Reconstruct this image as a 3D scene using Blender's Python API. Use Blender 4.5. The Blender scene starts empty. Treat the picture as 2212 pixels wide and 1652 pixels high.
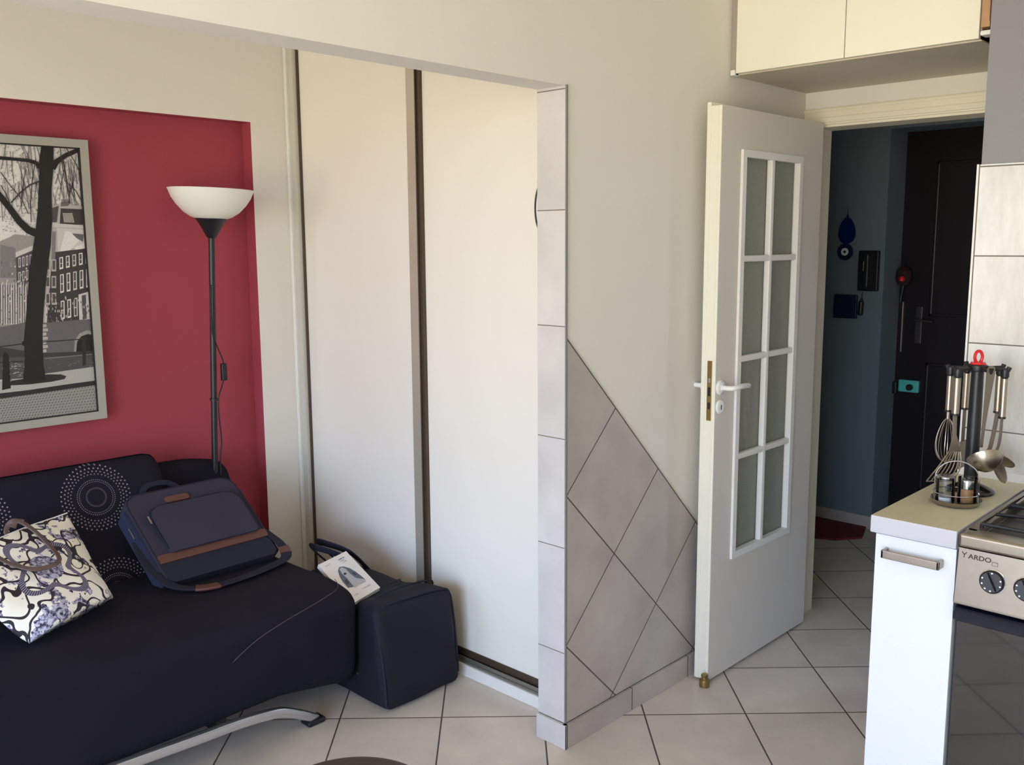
import bpy, bmesh, math, random
from mathutils import Vector, Matrix, noise
random.seed(7)
PI = math.pi
sc = bpy.context.scene
COL = sc.collection

# ------------------------------------------------------------------ camera
W, H = 2212, 1652
F, YAW, PITCH, ROLL, CZ = 2028.3, -0.0222, -0.1478, -0.0064, 1.5485
th = PI/4 + YAW
_d = Vector((math.cos(th)*math.cos(PITCH), math.sin(th)*math.cos(PITCH), math.sin(PITCH)))
_r = _d.cross(Vector((0, 0, 1))).normalized(); _u = _r.cross(_d)
_R = _r*math.cos(ROLL) + _u*math.sin(ROLL); _U = -_r*math.sin(ROLL) + _u*math.cos(ROLL)
cam = bpy.data.cameras.new('camera'); camo = bpy.data.objects.new('camera', cam); COL.objects.link(camo)
camo.matrix_world = Matrix(((_R.x, _U.x, -_d.x, 0), (_R.y, _U.y, -_d.y, 0), (_R.z, _U.z, -_d.z, CZ), (0, 0, 0, 1)))
cam.sensor_width = 36; cam.lens = 36*F/W; cam.clip_start = .05
sc.camera = camo

# ------------------------------------------------------------------ exposure, world, window light
vs = sc.view_settings
vs.view_transform = 'Standard'; vs.look = 'None'; vs.gamma = 1; vs.use_curve_mapping = False
vs.exposure = 1.08
sc.cycles.use_denoising = True
sc.cycles.max_bounces = 10; sc.cycles.diffuse_bounces = 6; sc.cycles.glossy_bounces = 4; sc.cycles.transmission_bounces = 8
sc.cycles.sample_clamp_indirect = 6
sc.cycles.caustics_reflective = False; sc.cycles.caustics_refractive = False

wd = bpy.data.worlds.new('world'); sc.world = wd; wd.use_nodes = True
wn, wl = wd.node_tree.nodes, wd.node_tree.links; wn.clear()
tc = wn.new('ShaderNodeTexCoord'); sp = wn.new('ShaderNodeSeparateXYZ'); wl.new(tc.outputs['Generated'], sp.inputs[0])
cr = wn.new('ShaderNodeValToRGB')
mr = wn.new('ShaderNodeMapRange'); mr.inputs['From Min'].default_value = -1; mr.inputs['From Max'].default_value = 1
wl.new(sp.outputs['Z'], mr.inputs['Value']); wl.new(mr.outputs[0], cr.inputs[0])
cr.color_ramp.elements[0].position = 0.0; cr.color_ramp.elements[0].color = (.70, .62, .44, 1)
cr.color_ramp.elements[1].position = 1.0; cr.color_ramp.elements[1].color = (.42, .62, 1.0, 1)
for pos, c in ((.47, (.80, .72, .53, 1)), (.525, (.76, .87, 1.06, 1)), (.60, (.56, .78, 1.18, 1))):
    e = cr.color_ramp.elements.new(pos); e.color = c
bg = wn.new('ShaderNodeBackground'); bg.inputs['Strength'].default_value = 6.0
wo = wn.new('ShaderNodeOutputWorld'); wl.new(cr.outputs[0], bg.inputs[0]); wl.new(bg.outputs[0], wo.inputs[0])

XW = -2.0          # inner face of the window wall (behind and left of the camera)
WINS = [(-1.05, 1.35, .15, 2.25), (2.35, 3.25, .55, 2.15)]   # y0, y1, z0, z1
for (a, b, z0, z1) in WINS:
    L = bpy.data.lights.new('window_portal', 'AREA'); L.shape = 'RECTANGLE'; L.size = b-a; L.size_y = z1-z0
    L.cycles.is_portal = True
    o = bpy.data.objects.new('window_portal', L); COL.objects.link(o)
    o.matrix_world = Matrix.Translation((XW-.28, (a+b)/2, (z0+z1)/2)) @ Matrix(((0, 0, -1, 0), (1, 0, 0, 0), (0, -1, 0, 0), (0, 0, 0, 1)))

# ------------------------------------------------------------------ node helpers
class NT:
    def __init__(s, name):
        s.m = bpy.data.materials.new(name); s.m.use_nodes = True
        s.n = s.m.node_tree.nodes; s.l = s.m.node_tree.links
        s.b = s.n['Principled BSDF']
    def new(s, t, **k):
        x = s.n.new(t)
        for a, v in k.items(): setattr(x, a, v)
        return x
    def put(s, sock, v):
        if isinstance(v, (int, float)): sock.default_value = v
        elif isinstance(v, tuple): sock.default_value = v if len(v) != 3 or len(sock.default_value) == 3 else v+(1,)
        else: s.l.new(v, sock)
    def math(s, op, a, b=0, c=None):
        x = s.new('ShaderNodeMath', operation=op)
        s.put(x.inputs[0], a); s.put(x.inputs[1], b)
        if c is not None: s.put(x.inputs[2], c)
        return x.outputs[0]
    def obj(s):
        t = s.new('ShaderNodeTexCoord'); q = s.new('ShaderNodeSeparateXYZ'); s.l.new(t.outputs['Object'], q.inputs[0])
        return t.outputs['Object'], q.outputs[0], q.outputs[1], q.outputs[2]
    def mix(s, f, a, b):
        x = s.new('ShaderNodeMix', data_type='RGBA'); s.put(x.inputs[0], f); s.put(x.inputs[6], a); s.put(x.inputs[7], b)
        return x.outputs[2]
    def noise(s, v, scale, detail=3, rough=.5):
        x = s.new('ShaderNodeTexNoise'); s.l.new(v, x.inputs['Vector'])
        x.inputs['Scale'].default_value = scale; x.inputs['Detail'].default_value = detail; x.inputs['Roughness'].default_value = rough
        return x.outputs[0]
    def ramp(s, f, *st):
        x = s.new('ShaderNodeValToRGB'); s.put(x.inputs[0], f)
        el = x.color_ramp.elements
        el[0].position, el[0].color = st[0][0], tuple(st[0][1])+(1,)
        el[1].position, el[1].color = st[-1][0], tuple(st[-1][1])+(1,)
        for p, c in st[1:-1]:
            e = el.new(p); e.color = tuple(c)+(1,)
        return x.outputs[0]
    def bump(s, h, strength=.2, dist=.001):
        x = s.new('ShaderNodeBump'); x.inputs['Strength'].default_value = strength; x.inputs['Distance'].default_value = dist
        s.l.new(h, x.inputs['Height']); s.l.new(x.outputs[0], s.b.inputs['Normal'])
    def done(s, color=None, rough=.5, metal=0, **k):
        if color is not None: s.put(s.b.inputs['Base Color'], color)
        s.put(s.b.inputs['Roughness'], rough); s.put(s.b.inputs['Metallic'], metal)
        for a, v in k.items(): s.put(s.b.inputs[a.replace('_', ' ')], v)
        return s.m

def srgb(r, g, b):
    f = lambda c: (c/255/12.92) if c/255 <= .04045 else ((c/255+.055)/1.055)**2.4
    return (f(r), f(g), f(b))

def plain(name, col, rough=.5, metal=0, var=.04, scale=6, bump=0, bscale=200, **k):
    t = NT(name); v, x, y, z = t.obj()
    n = t.noise(v, scale)
    c = t.mix(n, tuple(q*(1-var) for q in col), tuple(min(1, q*(1+var)) for q in col))
    if bump: t.bump(t.noise(v, bscale, 2), bump, .001)
    return t.done(c, rough, metal, **k)

def tiles(name, s1, s2, off1, off2, axes, ang, base, dark, grout, gw=.005, rough=.35, sc_noise=5, veins=False, ubump=.5):
    """axes: two of 'xyz' giving the tile plane; ang turns the grid in that plane."""
    t = NT(name); v, x, y, z = t.obj(); d = {'x': x, 'y': y, 'z': z}
    a, b = d[axes[0]], d[axes[1]]; c, s = math.cos(ang), math.sin(ang)
    u = t.math('SUBTRACT', t.math('ADD', t.math('MULTIPLY', a, c), t.math('MULTIPLY', b, s)), off1)
    w = t.math('SUBTRACT', t.math('SUBTRACT', t.math('MULTIPLY', a, s), t.math('MULTIPLY', b, c)), off2)
    du = t.math('PINGPONG', u, s1/2); dw = t.math('PINGPONG', w, s2/2)
    du = t.math('ABSOLUTE', du); dw = t.math('ABSOLUTE', dw)
    dm = t.math('MINIMUM', du, dw)
    mask = t.new('ShaderNodeMapRange'); t.put(mask.inputs['Value'], dm)
    mask.inputs['From Min'].default_value = gw*.36; mask.inputs['From Max'].default_value = gw*.62
    cx = t.new('ShaderNodeCombineXYZ')
    t.put(cx.inputs[0], t.math('FLOOR', t.math('DIVIDE', u, s1))); t.put(cx.inputs[1], t.math('FLOOR', t.math('DIVIDE', w, s2)))
    wn_ = t.new('ShaderNodeTexWhiteNoise', noise_dimensions='3D'); t.l.new(cx.outputs[0], wn_.inputs['Vector'])
    ad = t.new('ShaderNodeVectorMath', operation='MULTIPLY_ADD'); t.l.new(wn_.outputs['Color'], ad.inputs[0]); ad.inputs[1].default_value = (9, 9, 9); t.l.new(v, ad.inputs[2])
    if veins:
        mp = t.new('ShaderNodeMapping'); mp.inputs['Scale'].default_value = (1, 3, .8); mp.inputs['Rotation'].default_value = (.5, 0, 0); t.l.new(ad.outputs[0], mp.inputs[0])
        n = t.noise(mp.outputs[0], sc_noise, 5, .6)
    else:
        n = t.noise(ad.outputs[0], sc_noise, 4, .55)
    col = t.ramp(n, (.3, dark), (.68, base))
    hs = t.new('ShaderNodeMix', data_type='RGBA', blend_type='MULTIPLY'); hs.inputs[0].default_value = .08
    t.l.new(col, hs.inputs[6]); t.l.new(wn_.outputs['Value'], hs.inputs[7])
    fin = t.mix(mask.outputs[0], grout, hs.outputs[2])
    t.bump(mask.outputs[0], ubump, .0015)
    rr = t.math('MULTIPLY_ADD', mask.outputs[0], rough-.8, .8)
    return t.done(fin, rr)

# ------------------------------------------------------------------ mesh helpers (all in world metres)
def newbm(): return bmesh.new()
def box(bm, lo, hi, bev=0, seg=2, mi=0):
    lo, hi = Vector(lo), Vector(hi)
    r = bmesh.ops.create_cube(bm, size=1)
    for v in r['verts']: v.co = Vector([(lo[i]+hi[i])/2 + v.co[i]*(hi[i]-lo[i]) for i in range(3)])
    fs = {f for v in r['verts'] for f in v.link_faces}
    for f in fs: f.material_index = mi
    if bev:
        es = list({e for v in r['verts'] for e in v.link_edges})
        bmesh.ops.bevel(bm, geom=es, offset=bev, segments=seg, profile=.5, affect='EDGES', clamp_overlap=True)
    return bm
def prism(bm, poly, ax, a, b, mi=0, bev=0):
    """poly in the plane across axis ax ('x': (y,z), 'y': (x,z), 'z': (x,y))"""
    def P(q, t): return {'x': (t, q[0], q[1]), 'y': (q[0], t, q[1]), 'z': (q[0], q[1], t)}[ax]
    A = [bm.verts.new(P(q, a)) for q in poly]; B = [bm.verts.new(P(q, b)) for q in poly]
    fs = [bm.faces.new(A), bm.faces.new(B[::-1])]
    for i in range(len(poly)):
        j = (i+1) % len(poly); fs.append(bm.faces.new((A[j], A[i], B[i], B[j])))
    for f in fs: f.material_index = mi
    if bev:
        es = list({e for f in fs[:2] for e in f.edges})
        bmesh.ops.bevel(bm, geom=es, offset=bev, segments=3, profile=.5, affect='EDGES', clamp_overlap=True)
    return bm
def frame_of(d):
    d = d.normalized(); a = Vector((0, 0, 1)) if abs(d.z) < .9 else Vector((1, 0, 0))
    u = d.cross(a).normalized(); return u, d.cross(u).normalized()
def tube(bm, pts, r, seg=10, closed=False, mi=0, flat=None, up=None):
    """flat=(a,b): elliptical/strap section with half-sizes a (sideways) and b; r may be a list"""
    pts = [Vector(p) for p in pts]; n = len(pts); rings = []
    pu = None
    for i, p in enumerate(pts):
        if closed: t = pts[(i+1) % n]-pts[i-1]
        else: t = pts[min(i+1, n-1)]-pts[max(i-1, 0)]
        t.normalize()
        if up is not None: u = t.cross(Vector(up)).normalized()
        elif pu is None: u, _ = frame_of(t)
        else: u = (pu - t*pu.dot(t)).normalized()
        pu = u; w = t.cross(u).normalized()
        rr = r[i] if isinstance(r, (list, tuple)) else r
        fa, fb = (flat if flat else (1, 1)); ring = []
        for k in range(seg):
            an = 2*PI*k/seg
            ca, sa = math.cos(an), math.sin(an)
            if flat:
                ex = .55
                ca = math.copysign(abs(ca)**ex, ca); sa = math.copysign(abs(sa)**ex, sa)
            ring.append(bm.verts.new(p + u*ca*rr*fa + w*sa*rr*fb))
        rings.append(ring)
    m = n if closed else n-1
    for i in range(m):
        A, B = rings[i], rings[(i+1) % n]
        for k in range(seg):
            f = bm.faces.new((A[k], A[(k+1) % seg], B[(k+1) % seg], B[k])); f.material_index = mi
    if not closed:
        bm.faces.new(rings[0][::-1]).material_index = mi; bm.faces.new(rings[-1]).material_index = mi
    return bm
def lathe(bm, prof, c=(0, 0, 0), seg=40, mi=0, axis=(0, 0, 1)):
    c = Vector(c); q = Vector((0, 0, 1)).rotation_difference(Vector(axis)).to_matrix(); rings = []
    for (r, z) in prof:
        if r < 1e-6: rings.append([bm.verts.new(c + q@Vector((0, 0, z)))])
        else: rings.append([bm.verts.new(c + q@Vector((r*math.cos(2*PI*k/seg), r*math.sin(2*PI*k/seg), z))) for k in range(seg)])
    for A, B in zip(rings, rings[1:]):
        for k in range(seg):
            k2 = (k+1) % seg
            if len(A) == 1 and len(B) == 1: continue
            if len(A) == 1: f = bm.faces.new((A[0], B[k], B[k2]))
            elif len(B) == 1: f = bm.faces.new((A[k], B[0], A[k2]))
            else: f = bm.faces.new((A[k], B[k], B[k2], A[k2]))
            f.material_index = mi
    return bm
def cyl(bm, a, b, r, seg=20, mi=0, bev=.0):
    a, b = Vector(a), Vector(b); L = (b-a).length
    prof = [(0, 0), (r-bev, 0), (r, bev), (r, L-bev), (r-bev, L), (0, L)] if bev else [(0, 0), (r, 0), (r, L), (0, L)]
    return lathe(bm, prof, a, seg, mi, (b-a))
def arc(c, r, a0, a1, n, ua, ub):
    c, ua, ub = Vector(c), Vector(ua), Vector(ub)
    return [c + ua*r*math.cos(a0+(a1-a0)*i/n) + ub*r*math.sin(a0+(a1-a0)*i/n) for i in range(n+1)]
def smoothpath(pts, n=8):
    pts = [Vector(p) for p in pts]; out = []
    for i in range(len(pts)-1):
        p0, p1, p2, p3 = pts[max(i-1, 0)], pts[i], pts[i+1], pts[min(i+2, len(pts)-1)]
        for k in range(n):
            t = k/n
            out.append(.5*((2*p1)+(p2-p0)*t+(2*p0-5*p1+4*p2-p3)*t*t+(3*p1-p0-3*p2+p3)*t**3))
    out.append(pts[-1]); return out
BASE = {}
def tag(o, label=None, cat=None, group=None, kind=None):
    for k, v in (('label', label), ('category', cat), ('group', group), ('kind', kind)):
        if v: o[k] = v
    return o
def thing(name, loc, label, cat, group=None, kind=None):
    o = bpy.data.objects.new(name, None); o.empty_display_size = .05; COL.objects.link(o); o.location = loc
    BASE[o.name] = Vector(loc); return tag(o, label, cat, group, kind)
def obj(name, bm, mat, parent=None, base=(0, 0, 0), smooth=35, label=None):
    bmesh.ops.recalc_face_normals(bm, faces=bm.faces)
    off = BASE[parent.name] if parent is not None else Vector(base)
    bmesh.ops.translate(bm, verts=bm.verts, vec=-off)
    me = bpy.data.meshes.new(name); bm.to_mesh(me); bm.free()
    for m in (mat if isinstance(mat, (list, tuple)) else [mat]): me.materials.append(m)
    if smooth:
        for p in me.polygons: p.use_smooth = True
        me.set_sharp_from_angle(angle=math.radians(smooth))
    o = bpy.data.objects.new(name, me); COL.objects.link(o)
    if smooth:
        wnm = o.modifiers.new('weighted_normal', 'WEIGHTED_NORMAL'); wnm.keep_sharp = True
    if parent is not None: o.parent = parent
    else: o.location = off
    BASE[o.name] = off
    if label: o['label'] = label
    return o
def struct(name, bm, mat, **k): return tag(obj(name, bm, mat, **k), kind='structure')
def soften(bm, mtx=None, amp=.0, freq=6, seed=0, axis=None):
    for v in bm.verts:
        if amp:
            q = v.co*freq+Vector((seed, seed*1.7, seed*.3))
            d = Vector((noise.noise(q), noise.noise(q+Vector((11, 0, 0))), noise.noise(q+Vector((0, 23, 0)))))
            v.co += d*amp
        if mtx is not None: v.co = mtx @ v.co
    return bm
def padded(lo, hi, bev, cuts=5, seg=4, puff=(0, 0, 0), amp=0, freq=6, seed=0):
    """soft box: subdivided, rounded, puffed out in the middle of its faces"""
    bm = newbm(); box(bm, lo, hi, bev, seg)
    bmesh.ops.subdivide_edges(bm, edges=[e for e in bm.edges if e.calc_length() > bev*1.3], cuts=cuts, use_grid_fill=True)
    lo, hi = Vector(lo), Vector(hi); c = (lo+hi)/2; h = (hi-lo)/2
    for v in bm.verts:
        q = [(v.co[i]-c[i])/h[i] for i in range(3)]
        for i in range(3):
            if puff[i]:
                w = 1
                for j in range(3):
                    if j != i: w *= max(0, 1-q[j]**2)
                v.co[i] += q[i]*w*puff[i]
    return soften(bm, None, amp, freq, seed)

# ------------------------------------------------------------------ materials
M = {}
M['wall'] = plain('wall_paint', srgb(228, 224, 215), .85, var=.012, scale=2, bump=.15, bscale=160)
M['ceiling'] = plain('ceiling_paint', srgb(235, 232, 224), .9)
M['red'] = plain('red_paint', srgb(162, 64, 76), .85, var=.04, scale=4, bump=.3, bscale=220)
M['grey_wall'] = plain('grey_paint', srgb(142, 142, 148), .85, bump=.3, bscale=250)
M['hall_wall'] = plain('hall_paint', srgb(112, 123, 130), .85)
M['hall_absorber'] = plain('hall_light_absorber', srgb(66, 72, 78), .85)  # dark colour added on the unseen hall walls to absorb light and darken the hall
grout = srgb(84, 72, 64)
TB, TD = srgb(226, 214, 200), srgb(206, 196, 186)
ANG = .7751
M['floor'] = tiles('floor_tile', .3353, .3353, 2.907, -.5396, 'xy', ANG, TB, TD, grout, .0052, .32)
WD = srgb(172, 163, 158); WB = srgb(192, 184, 177)
# diamond tiles of the partition: vertices at (2.071, .8013)
c45 = math.cos(PI/4)
M['wall_tile'] = tiles('partition_wall_tile', 1/3, 1/3, (2.071+.8013)*c45, (2.071-.8013)*c45, 'xz', PI/4, WB, WD, grout, .0042, .4)
M['jamb_tile'] = tiles('jamb_tile', 5, 1/3, -2, -.3068, 'yz', 0, srgb(216, 212, 208), srgb(198, 195, 193), srgb(120, 110, 102), .003, .4)
M['skirt_tile'] = tiles('skirting_tile', 1/3, 5, 2.40, -2.0, 'xz', 0, WB, WD, grout, .004, .4)
M['splash'] = tiles('marbled_splashback_tile', .2, .2483, .713, -.013, 'yz', 0, srgb(238, 238, 233), srgb(214, 212, 205), srgb(110, 105, 98), .0035, .18, 7, True)
M['white_lac'] = plain('white_lacquer', srgb(232, 230, 224), .35, var=.01)
M['ward'] = plain('white_wardrobe_laminate', srgb(235, 231, 222), .32, var=.01)
M['cream'] = plain('cream_laminate', srgb(240, 237, 222), .4, var=.01)
M['door'] = plain('door_paint', srgb(216, 210, 200), .5, var=.012, scale=3, bump=.12, bscale=120)
M['door_edge'] = plain('door_edge_paint', srgb(238, 234, 218), .5, var=.01)
M['casing'] = plain('cream_casing_paint', srgb(232, 224, 205), .45, var=.01)
M['cabwhite'] = plain('white_cabinet_laminate', srgb(230, 231, 232), .35, var=.008)
M['worktop'] = plain('beige_worktop', srgb(214, 204, 174), .38, var=.05, scale=90)
M['edge_grey'] = plain('worktop_edge', srgb(196, 196, 204), .45)
M['alu'] = plain('dull_aluminium', srgb(150, 148, 140), .35, .7, var=.03)
M['bronze'] = plain('dark_bronze_profile', srgb(84, 70, 58), .4, .4, var=.03)
M['black'] = plain('black_plastic', srgb(26, 26, 30), .4, var=.05)
M['rubber'] = plain('black_rubber', srgb(20, 20, 24), .6, var=.05)
M['steel'] = plain('stainless_steel', srgb(172, 162, 148), .28, .95, var=.04, scale=20)
M['steel_dk'] = plain('worn_steel', srgb(140, 131, 120), .35, .9, var=.08, scale=30)
M['chrome'] = plain('chrome', srgb(205, 205, 208), .12, 1, var=.01)
M['satin'] = plain('satin_chrome', srgb(208, 211, 216), .2, .9, var=.01)
M['nickel'] = plain('brushed_nickel', srgb(168, 158, 148), .38, .9, var=.03)
M['brass'] = plain('old_brass', srgb(150, 128, 78), .4, .85, var=.15, scale=60)
M['oven_glass'] = plain('oven_glass', srgb(20, 17, 17), .04, IOR=2.1)
M['iron'] = plain('cast_iron', srgb(24, 22, 24), .55, var=.1, scale=50)
M['red_pl'] = plain('red_plastic', srgb(214, 34, 40), .3)
M['white_pl'] = plain('white_plastic', srgb(238, 238, 236), .35)
M['lampglass'] = plain('lamp_bowl_plastic', srgb(236, 233, 222), .4, Subsurface_Weight=.15)
M['gap'] = plain('dark_joint', srgb(40, 36, 34), .8)
M['wood'] = plain('raw_wood', srgb(190, 150, 112), .6, var=.15, scale=40)
M['wood_red'] = plain('red_brown_edge', srgb(96, 44, 40), .6)
M['frame_silver'] = plain('silver_picture_frame', srgb(176, 174, 164), .42, .35, var=.03)
M['table'] = plain('dark_brown_stool_top', srgb(52, 38, 38), .45, var=.1, scale=8)
M['leather'] = plain('brown_leather', srgb(92, 56, 46), .55, var=.15, scale=50, bump=.3, bscale=300)
M['strap_lt'] = plain('taupe_leather', srgb(96, 78, 74), .45, var=.15, scale=40)
M['rug'] = plain('dark_red_rug', srgb(104, 30, 36), .95, var=.2, scale=60, bump=.6, bscale=300)
M['black_door'] = plain('black_entrance_door', srgb(30, 24, 28), .3, var=.1)
M['teal'] = plain('teal_lock_case', srgb(88, 190, 180), .4)
M['blue_glass'] = plain('blue_glass', srgb(22, 34, 90), .15)
M['dark_blue'] = plain('dark_blue', srgb(24, 28, 62), .4)
M['paper'] = plain('white_paper', srgb(240, 238, 238), .5, var=.005)
M['pepper'] = plain('ground_pepper', srgb(188, 134, 88), .8, var=.15, scale=300)
M['salt'] = plain('salt', srgb(245, 246, 250), .8)

def glass_mat(name, rough, col=(1, 1, 1), ior=1.45):
    t = NT(name); return t.done(col, rough, 0, Transmission_Weight=1.0, IOR=ior)
def see_through(name, tint, amount, bumpy=0):
    t = NT(name); v, x, y, z = t.obj()
    tr = t.new('ShaderNodeBsdfTransparent'); tr.inputs[0].default_value = tint+(1,)
    mx_ = t.new('ShaderNodeMixShader'); out = t.n['Material Output']
    fr = t.new('ShaderNodeFresnel'); fr.inputs['IOR'].default_value = 1.45
    k = t.math('MULTIPLY_ADD', fr.outputs[0], 1-amount, amount) if amount else fr.outputs[0]
    t.l.new(k, mx_.inputs[0]); t.l.new(tr.outputs[0], mx_.inputs[1]); t.l.new(t.b.outputs[0], mx_.inputs[2]); t.l.new(mx_.outputs[0], out.inputs[0])
    return t
_t = see_through('clear_glass', (.93, .95, .95), .0); M['glass'] = _t.done((.9, .9, .9), .03, 1)
_t = see_through('frosted_glass', (.84, .86, .78), .30); _v = _t.obj()[0]; _t.bump(_t.noise(_v, 240, 2), .4, .002)
M['frost'] = _t.done((.62, .63, .56), .25, 0)

def fabric(name, col, fs=900, var=.25, rough=.95, bump=.5, sheen=.0):
    t = NT(name); v, x, y, z = t.obj()
    n = t.noise(v, fs, 2, .7); n2 = t.noise(v, 5, 3)
    k = t.math('MULTIPLY_ADD', n2, .5, t.math('MULTIPLY', n, .5))
    c = t.mix(k, tuple(q*(1-var) for q in col), tuple(q*(1+var) for q in col))
    t.bump(n, bump, .001)
    return t.done(c, rough, 0, Sheen_Weight=sheen, Specular_IOR_Level=.2)
M['sofa'] = fabric('black_cord_fabric', srgb(27, 25, 35), 700, .35)
M['sofa_seam'] = fabric('sofa_seam_thread', srgb(84, 76, 78))
M['navy'] = fabric('navy_nylon', srgb(29, 29, 40), 600, .3, .7)
M['denim'] = fabric('blue_grey_canvas', srgb(58, 55, 70), 800, .3)
M['denim_lt'] = fabric('blue_side_canvas', srgb(50, 52, 76), 800, .3)
M['webbing'] = fabric('dark_webbing', srgb(42, 42, 54), 800, .3)

def rings_fabric():
    t = NT('black_fabric_with_dotted_circles'); v, x, y, z = t.obj()
    n = t.noise(v, 700, 2, .7)
    base = t.mix(n, tuple(q*.65 for q in srgb(27, 25, 35)), tuple(q*1.35 for q in srgb(27, 25, 35)))
    t.bump(n, .5, .001)
    def wrap(a, c, s): return t.math('WRAP', t.math('SUBTRACT', a, c), -s/2, s/2)
    a = t.new('ShaderNodeMath', operation='WRAP'); t.put(a.inputs[0], t.math('SUBTRACT', x, 1.266)); a.inputs[1].default_value = .195; a.inputs[2].default_value = -.195
    b = t.new('ShaderNodeMath', operation='WRAP'); t.put(b.inputs[0], t.math('DIVIDE', t.math('SUBTRACT', z, .700), .894)); b.inputs[1].default_value = .168; b.inputs[2].default_value = -.168
    u, w = a.outputs[0], b.outputs[0]
    r = t.math('SQRT', t.math('ADD', t.math('MULTIPLY', u, u), t.math('MULTIPLY', w, w)))
    an = t.math('ARCTAN2', w, u)
    tot = None
    for (r0, N, rad, ph) in ((.1145, 44, .0027, 0), (.1030, 44, .0027, .5), (.0925, 44, .0024, 0), (.0830, 44, .0021, .5),
                             (.0625, 56, .0016, 0), (.0555, 56, .0014, .5), (.0335, 60, .0009, 0), (.0300, 60, .0006, 0)):
        fr = t.math('FRACT', t.math('MULTIPLY_ADD', an, N/(2*PI), ph+100))
        dt = t.math('MULTIPLY', t.math('SUBTRACT', fr, .5), 2*PI*r0/N)
        dr = t.math('SUBTRACT', r, r0)
        d = t.math('SQRT', t.math('ADD', t.math('MULTIPLY', dt, dt), t.math('MULTIPLY', dr, dr)))
        k = t.math('LESS_THAN', d, rad)
        tot = k if tot is None else t.math('MAXIMUM', tot, k)
    return t.done(t.mix(tot, base, srgb(150, 142, 148)), .9, 0, Specular_IOR_Level=.2)
M['rings'] = rings_fabric()

def tote_mat():
    t = NT('cream_cotton_with_ink_scroll_print'); v, x, y, z = t.obj()
    n = t.noise(v, 13, 1.2, .45)
    line = t.math('LESS_THAN', t.math('ABSOLUTE', t.math('SUBTRACT', n, .5)), .021)
    n3 = t.noise(v, 10, 0, .5)
    line2 = t.math('LESS_THAN', t.math('ABSOLUTE', t.math('SUBTRACT', n3, .46)), .016)
    line = t.math('MAXIMUM', line, line2)
    p = t.noise(v, 15, 3, .65); patch = t.math('GREATER_THAN', p, .545)
    d = t.noise(v, 90, 3, .7)
    ink = t.ramp(d, (.40, srgb(44, 42, 66)), (.5, srgb(140, 138, 168)), (.58, srgb(205, 203, 222)))
    cream = t.mix(t.noise(v, 5, 1), srgb(246, 240, 212), srgb(250, 250, 250))
    c = t.mix(patch, cream, ink)
    # big scaly loops around the middle
    mp = t.new('ShaderNodeMapping'); t.l.new(v, mp.inputs[0]); mp.inputs['Location'].default_value = (-.17, 0, -.17)
    sx = t.new('ShaderNodeSeparateXYZ'); t.l.new(mp.outputs[0], sx.inputs[0])
    lx, lz = sx.outputs[0], sx.outputs[2]
    rr = t.math('SQRT', t.math('ADD', t.math('MULTIPLY', lx, lx), t.math('MULTIPLY', lz, lz)))
    aa = t.math('ARCTAN2', lz, lx)
    wob = t.math('MULTIPLY_ADD', t.math('SINE', t.math('MULTIPLY', aa, 4)), .026, .094)
    dd = t.math('ABSOLUTE', t.math('SUBTRACT', rr, wob))
    band = t.math('LESS_THAN', dd, .010)
    st = t.math('SINE', t.math('MULTIPLY', aa, 130))
    bc = t.mix(t.math('GREATER_THAN', st, .1), srgb(52, 48, 70), srgb(150, 148, 172))
    core = t.math('LESS_THAN', rr, .048)
    c = t.mix(line, c, srgb(42, 34, 44))
    c = t.mix(core, c, ink)
    c = t.mix(band, c, bc)
    return t.done(c, .75)
M['tote'] = tote_mat()
def grey(v, n=None): return plain('print_grey_%d' % v, srgb(v, v-1, v), .5, var=.12, scale=120)

# ================================================================== SETTING
XJ, Y1, T, HO = 2.0731, 1.766, .1046, 1.9816
XD, YC = 3.50, 1.766
XS, YS = 2.862, .915
CEIL = 2.62
bm = newbm(); box(bm, (XW-.1, -1.9, -.12), (5.6, 3.6, 0)); struct('floor', bm, M['floor'], smooth=0)
bm = newbm(); box(bm, (XW-.25, -2.0, CEIL), (5.6, 3.7, CEIL+.12)); struct('ceiling', bm, M['ceiling'], smooth=0)
# partition with the opening and its lintel
bm = newbm(); prism(bm, [(XW, HO), (XJ, HO), (XJ, 0), (XD+.12, 0), (XD+.12, CEIL), (XW, CEIL)], 'y', Y1, Y1+T); struct('wall_partition', bm, M['wall'], smooth=0)
# door wall with the doorway
bm = newbm(); prism(bm, [(YS, 0), (YS+.001, 1.985), (1.727, 1.985), (1.727, 0), (Y1, 0), (Y1, CEIL), (-.2, CEIL), (-.2, 0)], 'x', XD, XD+.12); struct('wall_doorway', bm, M['wall'], smooth=0)
# shaft behind the cooker
bm = newbm(); box(bm, (XS+.008, -1.9, 0), (XD, YS-.004, CEIL)); struct('wall_cooker', bm, M['grey_wall'], smooth=0)
bm = newbm(); box(bm, (XS, -1.9, .86), (XS+.008, YS, 1.757)); struct('trim_5', bm, M['splash'], smooth=0)
bm = newbm(); box(bm, (XS-.002, YS-.001, .87), (XS+.009, YS+.005, 1.758), .001); struct('trim_6', bm, M['white_lac'])
# upstand of the worktop along the splashback
bm = newbm(); prism(bm, [(XS-.018, .870), (XS, .870), (XS, .892), (XS-.006, .892)], 'y', .72, YS); struct('trim_9', bm, M['white_lac'], smooth=0)
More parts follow.
